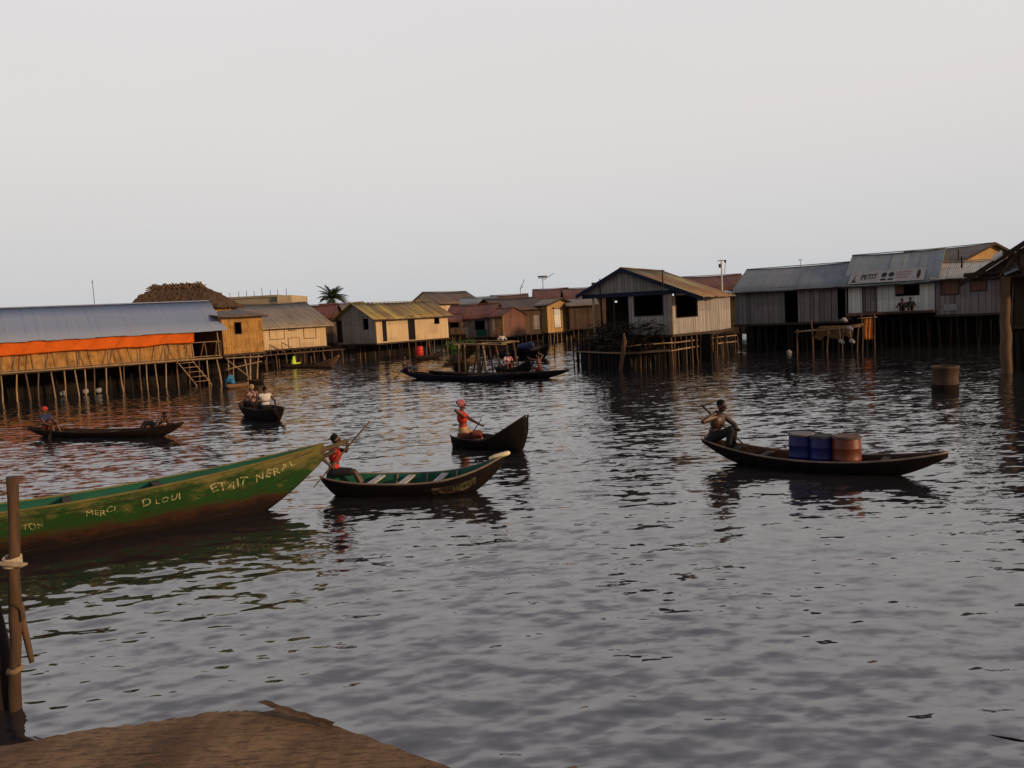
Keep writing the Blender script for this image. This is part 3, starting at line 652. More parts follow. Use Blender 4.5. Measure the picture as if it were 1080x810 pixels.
# 12 blue under the bamboo house
person('crouching person in bright blue in the pale canoe under the bamboo house', f3.w(-.3, 0, .2), f3.yaw+1.8, 1.6, pel=(0, 0, .12), lean=(.35, 0), hands=((.3, .2, .1), (.3, -.2, .1)), feet=((.4, .12, -.05), (.4, -.12, -.05)), skin='skin', top='cloth_blue', sleeves=1.6, bottom='cloth_blue', bottom_len=1.5, vox=.011)
# 13 orange figure on the bank
person('figure in faded orange standing before the small red roofed house', V((*at(523, 80)[:2], .72)), 3.6, 1.65, pel=(0, 0, .88), hands=((.2, .25, .75), (.2, -.25, .78)), feet=((.05, .12, .05), (-.02, -.12, .05)), kpole=(1, 0, 0), skin='skin', top='cloth_orange2', sleeves=.6, bottom='cloth_rust', bottom_len=1.7, group='people by the houses', vox=.012)
# ------------------------------------------------------------------ houses on stilts
def wall(name, parent, p, q, z0, z1, mat, holes=(), th=.07, peak=None, kz=None):
    # p, q local ends (left to right seen from outside); holes (u0,u1,z0,z1,kind,mat); peak (u,z)
    p = V(p); q = V(q); L = (q-p).length; a = math.atan2(q.y-p.y, q.x-p.x)
    bm = NB(); us = sorted({0, L, *[min(max(h[i], 0), L) for h in holes for i in (0, 1)]})
    for u0, u1 in zip(us, us[1:]):
        if u1-u0 < .01: continue
        hs = sorted((max(h[2], z0), min(h[3], z1)) for h in holes if h[0] < (u0+u1)/2 < h[1] and h[4] != 'panel'); z = z0
        for a0, a1 in hs+[(z1, z1)]:
            if a0-z > .01: box(bm, (u0, 0, z), (u1, th, a0))
            z = max(z, a1)
    if peak: poly_prism(bm, [(0, 0, z1), (L, 0, z1), (peak[0], 0, peak[1])], (0, th, 0))
    w = obj(name, bm, mat, parent); w.location = (p.x, p.y, 0); w.rotation_euler.z = a
    for h in holes:
        u0, u1, a0, a1, kind, hm = h; f = .05
        def fr(nm, m):
            bm = NB()
            for lo, hi in (((u0-f, -.025, a0-f), (u0, th+.01, a1+f)), ((u1, -.025, a0-f), (u1+f, th+.01, a1+f)), ((u0, -.025, a1), (u1, th+.01, a1+f)), ((u0, -.025, a0-f), (u1, th+.01, a0))): box(bm, lo, hi)
            o = obj(nm, bm, m, parent); o.location = w.location; o.rotation_euler = w.rotation_euler; return o
        if kind == 'open': fr('window', M['frame_dark'])
        elif kind == 'gap': pass
        elif kind == 'door':
            o = fr('door', M['frame_dark']); bm = NB(); box(bm, (u0, .03, a0), (u1, .06, a1)); box(bm, (u0+.08, .015, a0+.3), (u1-.08, .03, a0+.38)); box(bm, (u0+.08, .015, a1-.4), (u1-.08, .03, a1-.32)); d = obj('door_leaf', bm, hm, o)
            bm = NB(); tube(bm, [(u1-.12, .02, (a0+a1)/2-.06), (u1-.12, -.02, (a0+a1)/2), (u1-.12, .02, (a0+a1)/2+.06)], .012, 5); obj('handle', bm, M['metal_dark'], o)
        elif kind in ('shutter', 'panel'):
            o = fr('window', M['frame_dark'] if kind == 'shutter' else M['stick_mid']); bm = NB(); y0 = -.02 if kind == 'panel' else .01
            box(bm, (u0+.003, y0, a0+.003), (u1-.003, .05 if kind == 'shutter' else -.004, a1-.003)); box(bm, ((u0+u1)/2-.02, y0-.015, a0+.003), ((u0+u1)/2+.02, y0, a1-.003)); obj('shutter', bm, hm, o)
    return w
def sheet(bm, o, du, dv, Lu, Lv, per=.22, amp=.02, th=.012, sag=.0, rg=rnd):
    if per == .22: per, amp = .11, .007
    o = V(o); du = V(du).normalized(); dv = V(dv).normalized(); n = du.cross(dv).normalized()
    if n.z < 0: n = -n
    nu = max(4, int(Lu/per*6)); nv = 3; T = []; Bt = []
    edge = [rg.uniform(-.03, .03) for _ in range(int(Lu/.85)+2)]
    for j in range(nv+1):
        tr = []; br = []
        for i in range(nu+1):
            x = Lu*i/nu; e = edge[int(x/.85)]; y = Lv*j/nv+(e if j == 0 else 0)
            h = amp*math.sin(2*math.pi*x/per)+e*.5*(1 if j < nv else 0)-sag*math.sin(math.pi*x/Lu)
            P = o+du*x+dv*y+n*h; tr.append(bm.verts.new(P)); br.append(bm.verts.new(P-n*th))
        T.append(tr); Bt.append(br)
    for j in range(nv):
        for i in range(nu):
            for S in (T, Bt): f = bm.faces.new((S[j][i], S[j][i+1], S[j+1][i+1], S[j+1][i])); f.smooth = True
    for i in range(nu):
        for j in (0, nv): bm.faces.new((T[j][i], T[j][i+1], Bt[j][i+1], Bt[j][i]))
    for j in range(nv):
        for i in (0, nu): bm.faces.new((T[j][i], T[j+1][i], Bt[j+1][i], Bt[j][i]))
def stilts(parent, L, depth, zf, rows, n, mat, r=.07, ymin=.1, rg=None, name='stilt', x0=0, zb=-.9):
    rg = rg or random.Random(int(L*100)+n)
    for j in range(rows):
        y = ymin+(depth-2*ymin)*(j/(max(1, rows-1)))
        for i in range(n):
            x = x0+(L-x0)*(i+.5)/n+rg.uniform(-.35, .35)*(L-x0)/n; bm = NB()
            stick(bm, (x+rg.uniform(-.25, .25), y+rg.uniform(-.2, .1), zb), (x, y, zf-.12), r*rg.uniform(.8, 1.3), r*rg.uniform(.6, .9), .02, 6, 3, rg=rg)
            obj(name, bm, M[mat] if isinstance(mat, str) else M[rg.choice(mat)], parent)
def house(name, label, A, B, depth, zf, ze, zr, mats, roof, holes=(), rholes=(), lholes=(), kind='u', ov=.4, ou=.35, nst=8, rows=2, stm='stick_mid', rf=.5, ru=None,
          group='houses on stilts', shade_board=True, fascia='frame_dark', front=True, r=.07, cat='house', sag=.07, back=True, per=.22):
    a = math.atan2(B.y-A.y, B.x-A.x); t = thing(name, label, cat, (A.x, A.y, 0), a, group); L = (B-A).length
    u = (B-A).normalized(); v = V((-u.y, u.x, 0))
    def cv(P, Q, hs):
        o = []
        for x0, y0, x1, y1, k, m in hs:
            a_, zt = onwall(P, Q, x0, y0); b_, zb = onwall(P, Q, x1, y1); o.append((min(a_, b_), max(a_, b_), min(zt, zb), max(zt, zb), k, M[m] if m else None))
        return o
    wm = {k: M[m] for k, m in mats.items()}
    pk = (ru if ru is not None else L/2, zr) if kind == 'v' else None; bp = (L-pk[0], zr) if pk else None
    sk = (rf*depth, zr) if kind == 'u' else None
    if front: wall('wall', t, (0, 0, 0), (L, 0, 0), zf, ze, wm['front'], cv(A, B, holes), peak=pk)
    C_, D_ = B+v*depth, A+v*depth
    wall('wall', t, (L, .075, 0), (L, depth, 0), zf, ze, wm.get('right', wm['front']), cv(B, C_, rholes), peak=(sk[0], zr-.02) if sk else None)
    wall('wall', t, (0, depth, 0), (0, .075, 0), zf, ze, wm.get('left', wm['front']), cv(D_, A, lholes), peak=(depth-sk[0], zr-.02) if sk else None)
    if back: wall('wall', t, (L, depth+.075, 0), (0, depth+.075, 0), zf, ze, wm.get('back', M['planks_brown']), peak=bp)
    bm = NB(); box(bm, (-.12, -.12, zf-.14), (L+.12, depth+.15, zf-.005)); obj('floor', bm, M['deck_dark'], t)
    bm = NB(); rm = M[roof]
    if kind == 'u':
        yf = rf*depth; s1 = (zr-ze)/yf; s2 = (zr-ze)/(depth-yf)
        sheet(bm, (-ou, -ov, ze-ov*s1+.05), (1, 0, 0), (0, yf+ov, zr-ze+ov*s1), L+2*ou, math.hypot(yf+ov, zr-ze+ov*s1), sag=sag, per=per)
        sheet(bm, (-ou, depth+ov, ze-ov*s2+.05), (1, 0, 0), (0, -(depth-yf+ov), zr-ze+ov*s2), L+2*ou, math.hypot(depth-yf+ov, zr-ze+ov*s2), sag=sag, per=per)
        ridge = ((-ou, yf, zr+.06), (L+ou, yf, zr+.06))
    elif kind == 'v':
        xr = pk[0]; s1 = (zr-ze)/xr; s2 = (zr-ze)/(L-xr)
        sheet(bm, (-ou, -ov, ze-ou*s1+.05), (0, 1, 0), (xr+ou, 0, zr-ze+ou*s1), depth+2*ov, math.hypot(xr+ou, zr-ze+ou*s1), sag=sag, per=per)
        sheet(bm, (L+ou, -ov, ze-ou*s2+.05), (0, 1, 0), (-(L-xr+ou), 0, zr-ze+ou*s2), depth+2*ov, math.hypot(L-xr+ou, zr-ze+ou*s2), sag=sag, per=per)
        ridge = ((xr, -ov, zr+.06), (xr, depth+ov, zr+.06))
    else:
        sl = (zr-ze)/depth
        sheet(bm, (-ou, -ov, ze-ov*sl+.05), (1, 0, 0), (0, depth+2*ov, (depth+2*ov)*sl), L+2*ou, (depth+2*ov)*math.hypot(1, sl), sag=sag, per=per); ridge = None
    ro = obj('roof', bm, rm, t)
    if ridge:
        bm = NB(); tube(bm, ridge, .07, 6, flat=.5); obj('ridge_cap', bm, rm, ro)
    if fascia:
        bm = NB()
        if kind == 'v':
            for x0, x1, z0, z1 in ((-ou, pk[0], ze-ou*s1, zr), (pk[0], L+ou, zr, ze-ou*s2)): poly_prism(bm, [(x0, -ov-.03, z0-.12), (x1, -ov-.03, z1-.12), (x1, -ov-.03, z1+.07), (x0, -ov-.03, z0+.07)], (0, -.03, 0))
        else:
            s_ = s1 if kind == 'u' else sl; box(bm, (-ou, -ov+.03, ze-ov*s_-.10), (L+ou, -ov+.06, ze-ov*s_-.005))
        obj('fascia', bm, M[fascia], t)
    if nst: stilts(t, L, depth, zf, rows, nst, stm, r)
    if shade_board:
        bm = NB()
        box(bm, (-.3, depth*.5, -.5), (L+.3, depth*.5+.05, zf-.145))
        obj('shade_board', bm, M['planks_black'], t)  # added near-black board, makes the space under the floor dark
    t['_'] = 0; del t['_']
    return t, u, v, L
def zat(A, B, px, py): return onwall(A, B, px, py)[1]

# --- long shed on the left ---------------------------------------------------
A0 = W(0, 425); B0 = W(236, 403.5); u0 = (B0-A0).normalized(); A = A0-u0*9; B = B0
zf = zat(A, B, 100, 386); ze = zat(A, B, 100, 351.5); L = (B-A).length; v0 = V((-u0.y, u0.x, 0)); dep = 7.0
a_ = math.atan2(u0.y, u0.x); yS = A.copy()
zr = zat(A+v0*3.5, B+v0*3.5, 100, 322)
shed = thing('long_shed', 'long open sided shed with a wide blue grey roof and bamboo parapet on stilts', 'shed', (A.x, A.y, 0), a_, 'houses on stilts')
bm = NB(); sl = (zr-ze)/3.5
sheet(bm, (-.4, -.5, ze-.5*sl), (1, 0, 0), (0, 4.0, 4*sl), L+.8, 4*math.hypot(1, sl), .1, .005); sheet(bm, (-.4, 7.5, ze-.5*sl), (1, 0, 0), (0, -4.0, 4*sl), L+.8, 4*math.hypot(1, sl))
o = obj('roof', bm, M['roof_blue'], shed); bm = NB(); tube(bm, [(-.4, 3.5, zr+.04), (L+.4, 3.5, zr+.04)], .08, 6, flat=.5); obj('ridge_cap', bm, M['roof_blue'], o)
bm = NB(); box(bm, (0, -.1, zf-.14), (L, dep, zf)); obj('floor', bm, M['deck_dark'], shed)
bm = NB(); tube(bm, [(0, -.16, zf-.06), (L*.5, -.16, zf-.03), (L, -.16, zf-.05)], .05, 6); obj('floor_beam', bm, M['stick'], shed)
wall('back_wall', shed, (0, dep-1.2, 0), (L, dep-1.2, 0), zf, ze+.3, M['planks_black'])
u_t, z_p = onwall(A, B, 205, 358.5)
wall('parapet', shed, (0, .02, 0), (onwall(A, B, 202, 365)[0], .02, 0), zf, zf+1.02, M['bamboo'], th=.04)
for zz in (.08, .98):
    bm = NB(); stick(bm, (0, -.06, zf+zz), (L, -.06, zf+zz+.03), .03, .03, .001, 6, 12); obj('rail', bm, M['stick'], shed)
rg = random.Random(3)
x = 1.0
while x < L:                                      # slanting pole lattice in front of the parapet
    bm = NB(); dx = rg.uniform(-.35, .35); stick(bm, (x, -.09, zf-.05), (x+dx, -.09, zf+1.0), .022, .02, .02, 5, 3, rg=rg); obj('brace', bm, M['stick'], shed); x += rg.uniform(.32, .62)
nn = 13
for i in range(nn+1):                             # posts that carry the eave
    x = .1+(L-.2)*i/nn; bm = NB(); stick(bm, (x, -.02, zf-.1), (x+rg.uniform(-.08, .08), .1, ze-.02), .05, .045, .01, 7, 4, rg=rg); obj('post', bm, M['stick'], shed)
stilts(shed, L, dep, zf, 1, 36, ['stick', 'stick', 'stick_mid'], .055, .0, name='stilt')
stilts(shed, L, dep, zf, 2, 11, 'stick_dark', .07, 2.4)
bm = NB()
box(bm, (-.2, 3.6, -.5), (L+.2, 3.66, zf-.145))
obj('shade_board', bm, M['planks_black'], shed)  # added dark board that keeps sky light from showing beneath the shed
# orange tarpaulin hung under the eave
ut = onwall(A, B, 203, 350)[0]; bm = NB(); nx = 120; rows_ = []
for j in range(9):
    r_ = []
    for i in range(nx+1):
        x = -.3+(ut+.3)*i/nx; drop = .78+.03*math.sin(x*.9)+.02*math.sin(x*2.3+1)-.006*x
        z = ze-.24-drop*j/8-.03*abs(math.sin(x*1.4)); y = -.3+.05*math.sin(x*5+j*.4)+.03*math.sin(x*13+j)
        r_.append(bm.verts.new((x, y, z)))
    rows_.append(r_)
for a, b in zip(rows_, rows_[1:]):
    for i in range(nx): f = bm.faces.new((a[i], a[i+1], b[i+1], b[i])); f.smooth = True
bmesh.ops.solidify(bm, geom=bm.faces[:], thickness=.008)
o = obj('tarpaulin', bm, M['tarp_orange']); o.location = (A.x, A.y, 0); o.rotation_euler.z = a_; tag(o, 'long bright orange tarpaulin hanging under the eave of the long shed', 'tarpaulin')
# ladder down to the water
lx = onwall(A, B, 186, 388)[0]; ld = thing('ladder', 'wooden ladder leaning down from the long shed to the water', 'ladder', A+u0*lx, a_)
for s_ in (0, .9):
    bm = NB(); stick(bm, (s_, -.2, zf-.05), (s_+1.0, -.9, -.1), .035, .035, .005, 6, 3); obj('side_pole', bm, M['stick'], ld)
for k in range(5):
    q = (k+.6)/5.5; bm = NB(); stick(bm, (q-.05, -.2-.7*q-.03, (zf-.05)*(1-q)), (q+.95, -.2-.7*q-.03, (zf-.05)*(1-q)+.03), .025, .025, .01, 5, 2); obj('rung', bm, M['stick'], ld)
# pale sacks and jars below
for px, lab in ((60, 'pale round jar among the stilts under the shed, leftmost'), (84, 'pale sack wedged between stilts below the long shed'), (98, 'larger pale sack right of the other under the long shed')):
    P = at(px, onwall(A, B, px, 400)[0]*0+ (A+u0*onwall(A, B, px, 400)[0]).y+.5); bm = NB()
    sph(bm, V((0, 0, .18)), (.2, .17, .16)); sph(bm, V((.1, 0, .26)), (.1, .08, .1)); o = remesh(bm, 'sack', [M['cloth_grey']], None, .03); o.location = P; tag(o, lab, 'sack', 'sacks under the long shed')
# --- thatched hut behind ------------------------------------------------------
def thatch(px0, px1, Y, yb, yt, tx0, tx1, label):
    P0, P1 = at(px0, Y), at(px1, Y); L = (P1-P0).length
    h = lambda px, py: zat(P0, P1, px, py); zb, zt = h((px0+px1)/2, yb), h((tx0+tx1)/2, yt); D = 6.5
    t = thing('thatched_hut', label, 'hut', (P0.x, P0.y, 0), 0, 'houses on stilts')
    x0, x1 = (P0.x-P0.x)+((tx0-px0)/(px1-px0))*L, ((tx1-px0)/(px1-px0))*L
    bm = NB(); nu, nv = 60, 14; rg = random.Random(4)
    loop0 = [(0, 0), (L, 0), (L, D), (0, D)]; loop1 = [(x0, D*.42), (x1, D*.42), (x1, D*.58), (x0, D*.58)]
    def lp(loop, q): k = int(q*4) % 4; f = q*4-int(q*4); a, b = loop[k], loop[(k+1) % 4]; return a[0]+(b[0]-a[0])*f, a[1]+(b[1]-a[1])*f
    R_ = []
    for j in range(nv+1):
        r_ = []; w = j/nv
        for i in range(nu*2):
            q = i/(nu*2); a, b = lp(loop0, q), lp(loop1, q); bul = .35*math.sin(math.pi*w)
            r_.append(bm.verts.new((a[0]+(b[0]-a[0])*w+rg.uniform(-.09, .09), a[1]+(b[1]-a[1])*w+rg.uniform(-.09, .09)-bul*(1 if q < .25 else 0)*.5, zb+(zt-zb)*w+bul*.5+rg.uniform(-.09, .09))))
        R_.append(r_)
    for a, b in zip(R_, R_[1:]):
        for i in range(nu*2): bm.faces.new((a[i], a[(i+1) % (nu*2)], b[(i+1) % (nu*2)], b[i]))
    bm.faces.new(R_[-1]); bm.faces.new(R_[0][::-1]); obj('thatch', bm, M['thatch'], t)
    bm = NB()
    for i in range(420):
        x = rg.uniform(x0-.35, x1+.2); y = D*.5+rg.uniform(-.85, .85); e = abs(y-D*.5)
        stick(bm, (x, y, zt+.32-e*.42+rg.uniform(-.1, .12)), (x+rg.uniform(-.4, .4), y+rg.uniform(-.4, .4), zt+.18-e*.5+rg.uniform(-.25, .2)), .05, .03, .05, 4, 2, rg=rg)
    obj('ridge_thatch', bm, M['thatch_cap'], t)
    for xx, yy, x2, y2 in ((.6, .6, L-.6, .6), (L-.6, .6, L-.6, D-.6), (L-.6, D-.6, .6, D-.6), (.6, D-.6, .6, .6)): wall('wall', t, (xx, yy, 0), (x2, y2, 0), .9, zb+.1, M['bamboo'])
    stilts(t, L, D, 1.4, 2, 5, 'stick_mid', .09, .7)
thatch(131, 231, 63, 326, 302, 150, 198, 'brown thatched hut with a ragged straw ridge behind the long shed')
# --- bamboo house right of the shed -------------------------------------------
A = at(234, 52.6); B = at(277, 54.5)
z_ = lambda px, py: zat(A, B, px, py)
h, u, v, L = house('bamboo_house', 'small ochre bamboo walled house on tall poles at the end of the long shed', A, B, 4.2, z_(255, 372.5), z_(255, 333), z_(255, 333)+.45,
    dict(front='bamboo'), 'roof_brown', [(247.5, 340.5, 254.5, 351.5, 'open', None)], kind='shed', ov=.3, ou=.3, nst=5, stm='stick', r=.06)
for k, (pa, pb) in enumerate((((236, 378), (276, 376)), ((237, 390), (275, 381)), ((238, 379), (262, 398)))):
    q0, q1 = onwall(A, B, *pa), onwall(A, B, *pb); bm = NB(); stick(bm, (q0[0], -.18, q0[1]), (q1[0], -.18, q1[1]), .04, .04, .01, 6, 4); obj('brace', bm, M['stick'], h)
# --- cream house -----------------------------------------------------------------
A = at(271, 67.5); B = at(343, 72)
cream, u, v, L = house('cream_house', 'cream walled house with closed shutters under a wide old grey roof', A, B, 8, zat(A, B, 310, 367), zat(A, B, 310, 341), zat(A+V((-2.76, 2.88, 0)), B+V((-2.76, 2.88, 0)), 280, 320.5),
    dict(front='planks_cream'), 'roof_grey', [(284, 344, 300, 357, 'panel', 'planks_cream'), (320, 343, 333, 356, 'panel', 'planks_cream'), (304, 341.5, 311, 348, 'panel', 'concrete'), (304, 357, 316, 366.4, 'panel', 'planks_cream')], ov=.6, ou=.5, nst=9, fascia='frame_pale')
a_ = math.atan2(u.y, u.x)
jt = thing('jetty', 'low boardwalk in front of the cream house, with a sloping handrail', 'jetty', A+u*-.5, a_); bm = NB()
zj = zat(A, B, 310, 371.5)
for i in range(26): box(bm, (i*.3, -1.7+rnd.uniform(-.06, .06), zj-.05), (i*.3+.27, -.15, zj+rnd.uniform(-.01, .012)))
obj('deck', bm, M['stick_mid'], jt)
for i in range(9): bm = NB(); stick(bm, (.3+i*.9, -1.6, -.8), (.3+i*.9+rnd.uniform(-.1, .1), -1.5, zj-.03), .06, .05); obj('post', bm, M['stick_mid'], jt)
for x0, x1, z0, z1 in ((.9, .9, zj, zj+.85), (.9, 2.3, zj+.85, zj+.1), (2.0, 2.0, zj, zj+.95), (2.0, 3.4, zj+.95, zj+.1)): bm = NB(); stick(bm, (x0, -1.2, z0), (x1, -1.2, z1), .035, .03); obj('handrail', bm, M['stick_mid'], jt)
o = None; bm = NB(); cap(bm, V((0, 0, .0)), V((.05, 0, .5)), .2, .11); cap(bm, V((.15, 0, -.02)), V((.5, .05, .02)), .1, .07)
o = remesh(bm, 'cloth_bundle', [M['cloth_lime']], None, .03); o.location = f1.w(-2.0, 0, .35); tag(o, 'glaring yellow green cloth bundle upright in the canoe below the cream house', 'bundle')
bm = NB(); sph(bm, V((0, 0, .35)), (.95, .42, .35)); sph(bm, V((.6, .1, .5)), (.5, .3, .3)); o = remesh(bm, 'blue_bundle', [M['cloth_navy']], None, .04); o.location = f4.w(-.9, 0, .45); o.rotation_euler.z = f4.yaw; tag(o, 'dark blue bundle heaped in the canoe by the green bank', 'bundle')
# --- concrete block building far behind ----------------------------------------
A = at(237, 98); B = at(296, 98); zt = zat(A, B, 265, 314.5)
cb = thing('concrete_building', 'flat roofed unfinished concrete building rising behind the cream house roof', 'building', (A.x, A.y, 0)); L = (B-A).length
bm = NB(); box(bm, (0, 0, 0), (L, 9, zt)); box(bm, (-.15, -.15, zt), (L, 9, zt+.25)); obj('wall', bm, M['concrete'], cb)
bm = NB(); box(bm, (L+.003, -.6, 0), (L+1.75, 7, zat(A, B, 303, 311.5))); obj('stair_tower', bm, M['plaster'], cb)
for i in range(9):
    bm = NB(); x = i*(L+1.4)/8.5; tube(bm, [(x, .2, zt), (x+rnd.uniform(-.1, .1), .2, zt+rnd.uniform(.7, 1.25))], .035, 5); obj('rebar', bm, M['metal_dark'], cb)
# --- grey gable + yellow roofed cream house --------------------------------------
A = at(396, 72.5); B = at(472, 79.5)
zf_ = zat(A, B, 430, 359.5); ze_ = zat(A, B, 396, 335.5); u_ = (B-A).normalized(); vv = V((-u_.y, u_.x, 0)); dep = 5.6
zr_ = zat(A+vv*dep/2, B+vv*dep/2, 400, 319.5)
yl, u, v, L = house('yellow_roofed_house', 'long cream house under a ribbed yellow green roof, with a grey boarded gable end', A, B, dep, zf_, ze_, zr_,
    dict(front='planks_cream', left='planks_grey'), 'roof_yellow', [(403, 337, 408, 359.4, 'door', 'planks_black'), (430, 334, 438, 357.5, 'door', 'planks_black'), (458, 333.5, 463, 341, 'open', None)],
    lholes=[(383, 334.5, 388.5, 347, 'open', None), (355, 337, 361.5, 361, 'door', 'planks_black')], ov=.35, ou=.5, nst=13, rows=3, stm=['stick_mid', 'stick_dark'], per=.5)
# --- small roofs at the left background --------------------------------------------
def simple(label, px0, px1, Y, yf, ye, yr, wallm, roof, dep=6, tilt=0, **k):
    A = at(px0, Y); B = at(px1, Y+tilt); u = (B-A).normalized(); v = V((-u.y, u.x, 0)); kd = k.get('kind', 'u')
    off = v*(dep*k.get('rf', .5)) if kd == 'u' else (v*0 if kd == 'v' else v*dep)
    xm = (px0+px1)/2; zr = zat(A+off, B+off, xm, yr)
    return house(k.pop('name', 'house'), label, A, B, dep, zat(A, B, xm, yf), zat(A, B, xm, ye), zr, dict(front=wallm, **k.pop('wm', {})), roof, **k)
simple('low house with a red brown roof squeezed behind the cream house', 316, 350, 86, 362, 334, 322, 'planks_brown', 'roof_red', 5, nst=4)
simple('grey roofed house behind the grey boarded gable', 336, 378, 96, 360, 331, 320, 'planks_brown', 'roof_grey', 5, nst=4)
# --- background village in the middle -----------------------------------------------
simple('tall far house with a dull grey roof and a peach coloured gable end', 464, 508, 108, 350, 318.5, 307.5, 'planks_peach', 'roof_brown', 6, 6, nst=5, wm=dict(right='planks_peach'), ou=.2)
simple('far house showing only a blue grey roof between red roofs', 488, 522, 100, 350, 321, 313.5, 'planks_brown', 'roof_slate', 6, nst=4)
simple('far house with a plain red brown roof left of the antenna mast', 520, 556, 101, 350, 320, 311, 'planks_brown', 'roof_red', 6, nst=4)
simple('small grey house with red rusted roof and a pale green panel by the bank', 472, 516, 86, 356, 334.5, 321.5, 'planks_dim', 'roof_red', 6, -1, nst=7, ou=.5,
    holes=[(501, 339, 511, 347, 'open', None), (503, 348, 513, 354, 'panel', 'hull_green_in')], wm=dict(right='planks_ochre'))
simple('narrow ochre fronted hut with a lit doorway beside the small grey house', 516, 530, 84.5, 355, 333, 326, 'planks_ochre', 'roof_red', 4, -1, nst=3, ou=.2, holes=[(519, 335, 523, 352, 'panel', 'planks_peach')], name='hut', wm=dict(right='planks_rust'))
simple('dark brown balcony hut beside the right end of the yellow roofed house', 473, 486, 83, 352, 338, 331, 'planks_brown', 'roof_red', 4, nst=3, ou=.1, holes=[(475, 340, 484, 345, 'open', None)], name='hut')
simple('long dark brown house with an overhanging rusty roof behind the green bank', 531, 579, 88, 352, 325, 314, 'planks_brown', 'roof_dark', 7, 3, nst=8, ou=.5, stm='stick_mid', holes=[(562, 332, 570, 347, 'door', 'planks_dim')])
simple('yellowish fronted house with a curved roof edge and a tall pale door', 577, 603, 90, 350, 320.5, 314.5, 'planks_ochre', 'roof_grey', 6, 4, nst=6, kind='v', ou=.5, stm='stick', wm=dict(right='planks_brown'), holes=[(584, 326, 592, 345, 'door', 'planks_white')])
simple('far house with a broad dark red roof right of the television antenna', 566, 600, 112, 345, 315, 304.5, 'planks_brown', 'roof_red', 7, nst=5)
simple('far house with a brighter red roof partly behind the big porch house', 598, 640, 104, 345, 313, 303.5, 'planks_brown', 'roof_red', 7, nst=5)
simple('far house with pale plank roof edge low behind the porch house', 600, 628, 92, 346, 321, 314, 'planks_brown', 'roof_grey', 5, nst=4)
simple('dim house with a brown roof between the porch house and the blue grey roofs', 728, 790, 74, 352, 304, 290.5, 'planks_brown', 'roof_red', 7, nst=6)
simple('small tan shack low between the porch house and the dull grey house', 757, 778, 62, 352, 312, 307, 'planks_ochre', 'roof_pale', 4, nst=4, name='shack', kind='shed')
# --- porch house in the middle (asymmetric gable) ---------------------------------
Cx = V((6.76, 47, 0)); ug = V((.882, -.471, 0)); vg = V((.471, .882, 0)); G0 = Cx-ug*2.7; G1 = Cx+ug*4.52; Lg = 7.22; dg_ = 7.6
ag = math.atan2(ug.y, ug.x); ph = thing('porch_house', 'grey board house with open porch and rust and green gable roof in mid channel', 'house', (G0.x, G0.y, 0), ag, 'houses on stilts')
loc = lambda P: V(((P-G0).dot(ug), (P-G0).dot(vg), 0))
zL, zA, zR = zat(G0, G1, 617, 310.5), zat(G0, G1, 662, 282.5), zat(G0, G1, 743, 312)
zfl = zat(G0, G1, 690, 353.5); xf0 = onwall(G0, G1, 664, 350)[0]; xf1 = onwall(G0, G1, 708, 350)[0]
bm = NB(); x0, x1 = .0, Lg
sheet(bm, (x0-.15, -.35, zL-.03), (0, 1, 0), (2.85, 0, zA-zL+.03), dg_+.7, math.hypot(2.85, zA-zL)); sheet(bm, (x1+.2, -.35, zR-.06), (0, 1, 0), (-4.72, 0, zA-zR+.06), dg_+.7, math.hypot(4.72, zA-zR+.06))
ro = obj('roof', bm, M['roof_mid'], ph); bm = NB(); tube(bm, [(2.7, -.35, zA+.03), (2.7, dg_+.35, zA+.03)], .07, 6, flat=.5); obj('ridge_cap', bm, M['roof_mid'], ro)
bm = NB()
for a, b, za, zb in ((-.15, 2.7, zL-.05, zA), (2.7, x1+.2, zA, zR-.06)): poly_prism(bm, [(a, -.38, za-.2), (b, -.38, zb-.2), (b, -.38, zb+.03), (a, -.38, za+.03)], (0, -.04, 0))
obj('fascia', bm, M['navy'], ph)
zg = min(zL, zR)+.25
bm = NB(); zc = zat(G0, G1, 690, 306.5); sL = (zA-zL)/2.7; sR = (zA-zR)/4.52
xl = 2.7-(zA-.12-zc)/sL; xr = 2.7+(zA-.12-zc)/sR
poly_prism(bm, [(xl, -.05, zc), (xr, -.05, zc), (2.7, -.05, zA-.12)], (0, .06, 0)); obj('gable', bm, M['planks_grey'], ph)
bm = NB(); box(bm, (.15, -.12, zc-.24), (xr+.3, -.06, zc-.005)); obj('lintel', bm, M['navy'], ph)
bm = NB(); stick(bm, (1.3, -.09, zc-.1), (1.3, -.09, zc+.9), .03); obj('gable_post', bm, M['frame_dark'], ph)
hf = [(*onwall(G0, G1, 668.5, 305.5)[:1], onwall(G0, G1, 698.5, 320)[0], zat(G0, G1, 683, 332.5), zc-.27, 'open', None)]
hf = [(h_[0]-xf0, h_[1]-xf0, h_[2], h_[3], h_[4], h_[5]) for h_ in hf]
wall('wall', ph, (xf0, 0, 0), (xf1, 0, 0), zfl, zc-.02, M['planks_grey'], hf)
S0 = G0+ug*xf1; S1 = V((12.75, 48.9, 0)); zs = zR-.02
hw = [(onwall(S0, S1, 712, 320)[0], onwall(S0, S1, 734, 320)[0], zat(S0, S1, 723, 334), zat(S0, S1, 722, 308.5), 'open', None)]
wall('wall', ph, loc(S0)+V((.03, .075, 0)), loc(S1), zfl, zs+.12, M['planks_grey'], hw)
S2 = S1+vg*3.2; wall('wall', ph, loc(S1)+V((0, .05, 0)), loc(S2), zfl, zs, M['planks_grey'])
wall('back_wall', ph, loc(S2), (.3, dg_, 0), zfl, zs+.2, M['planks_black'])
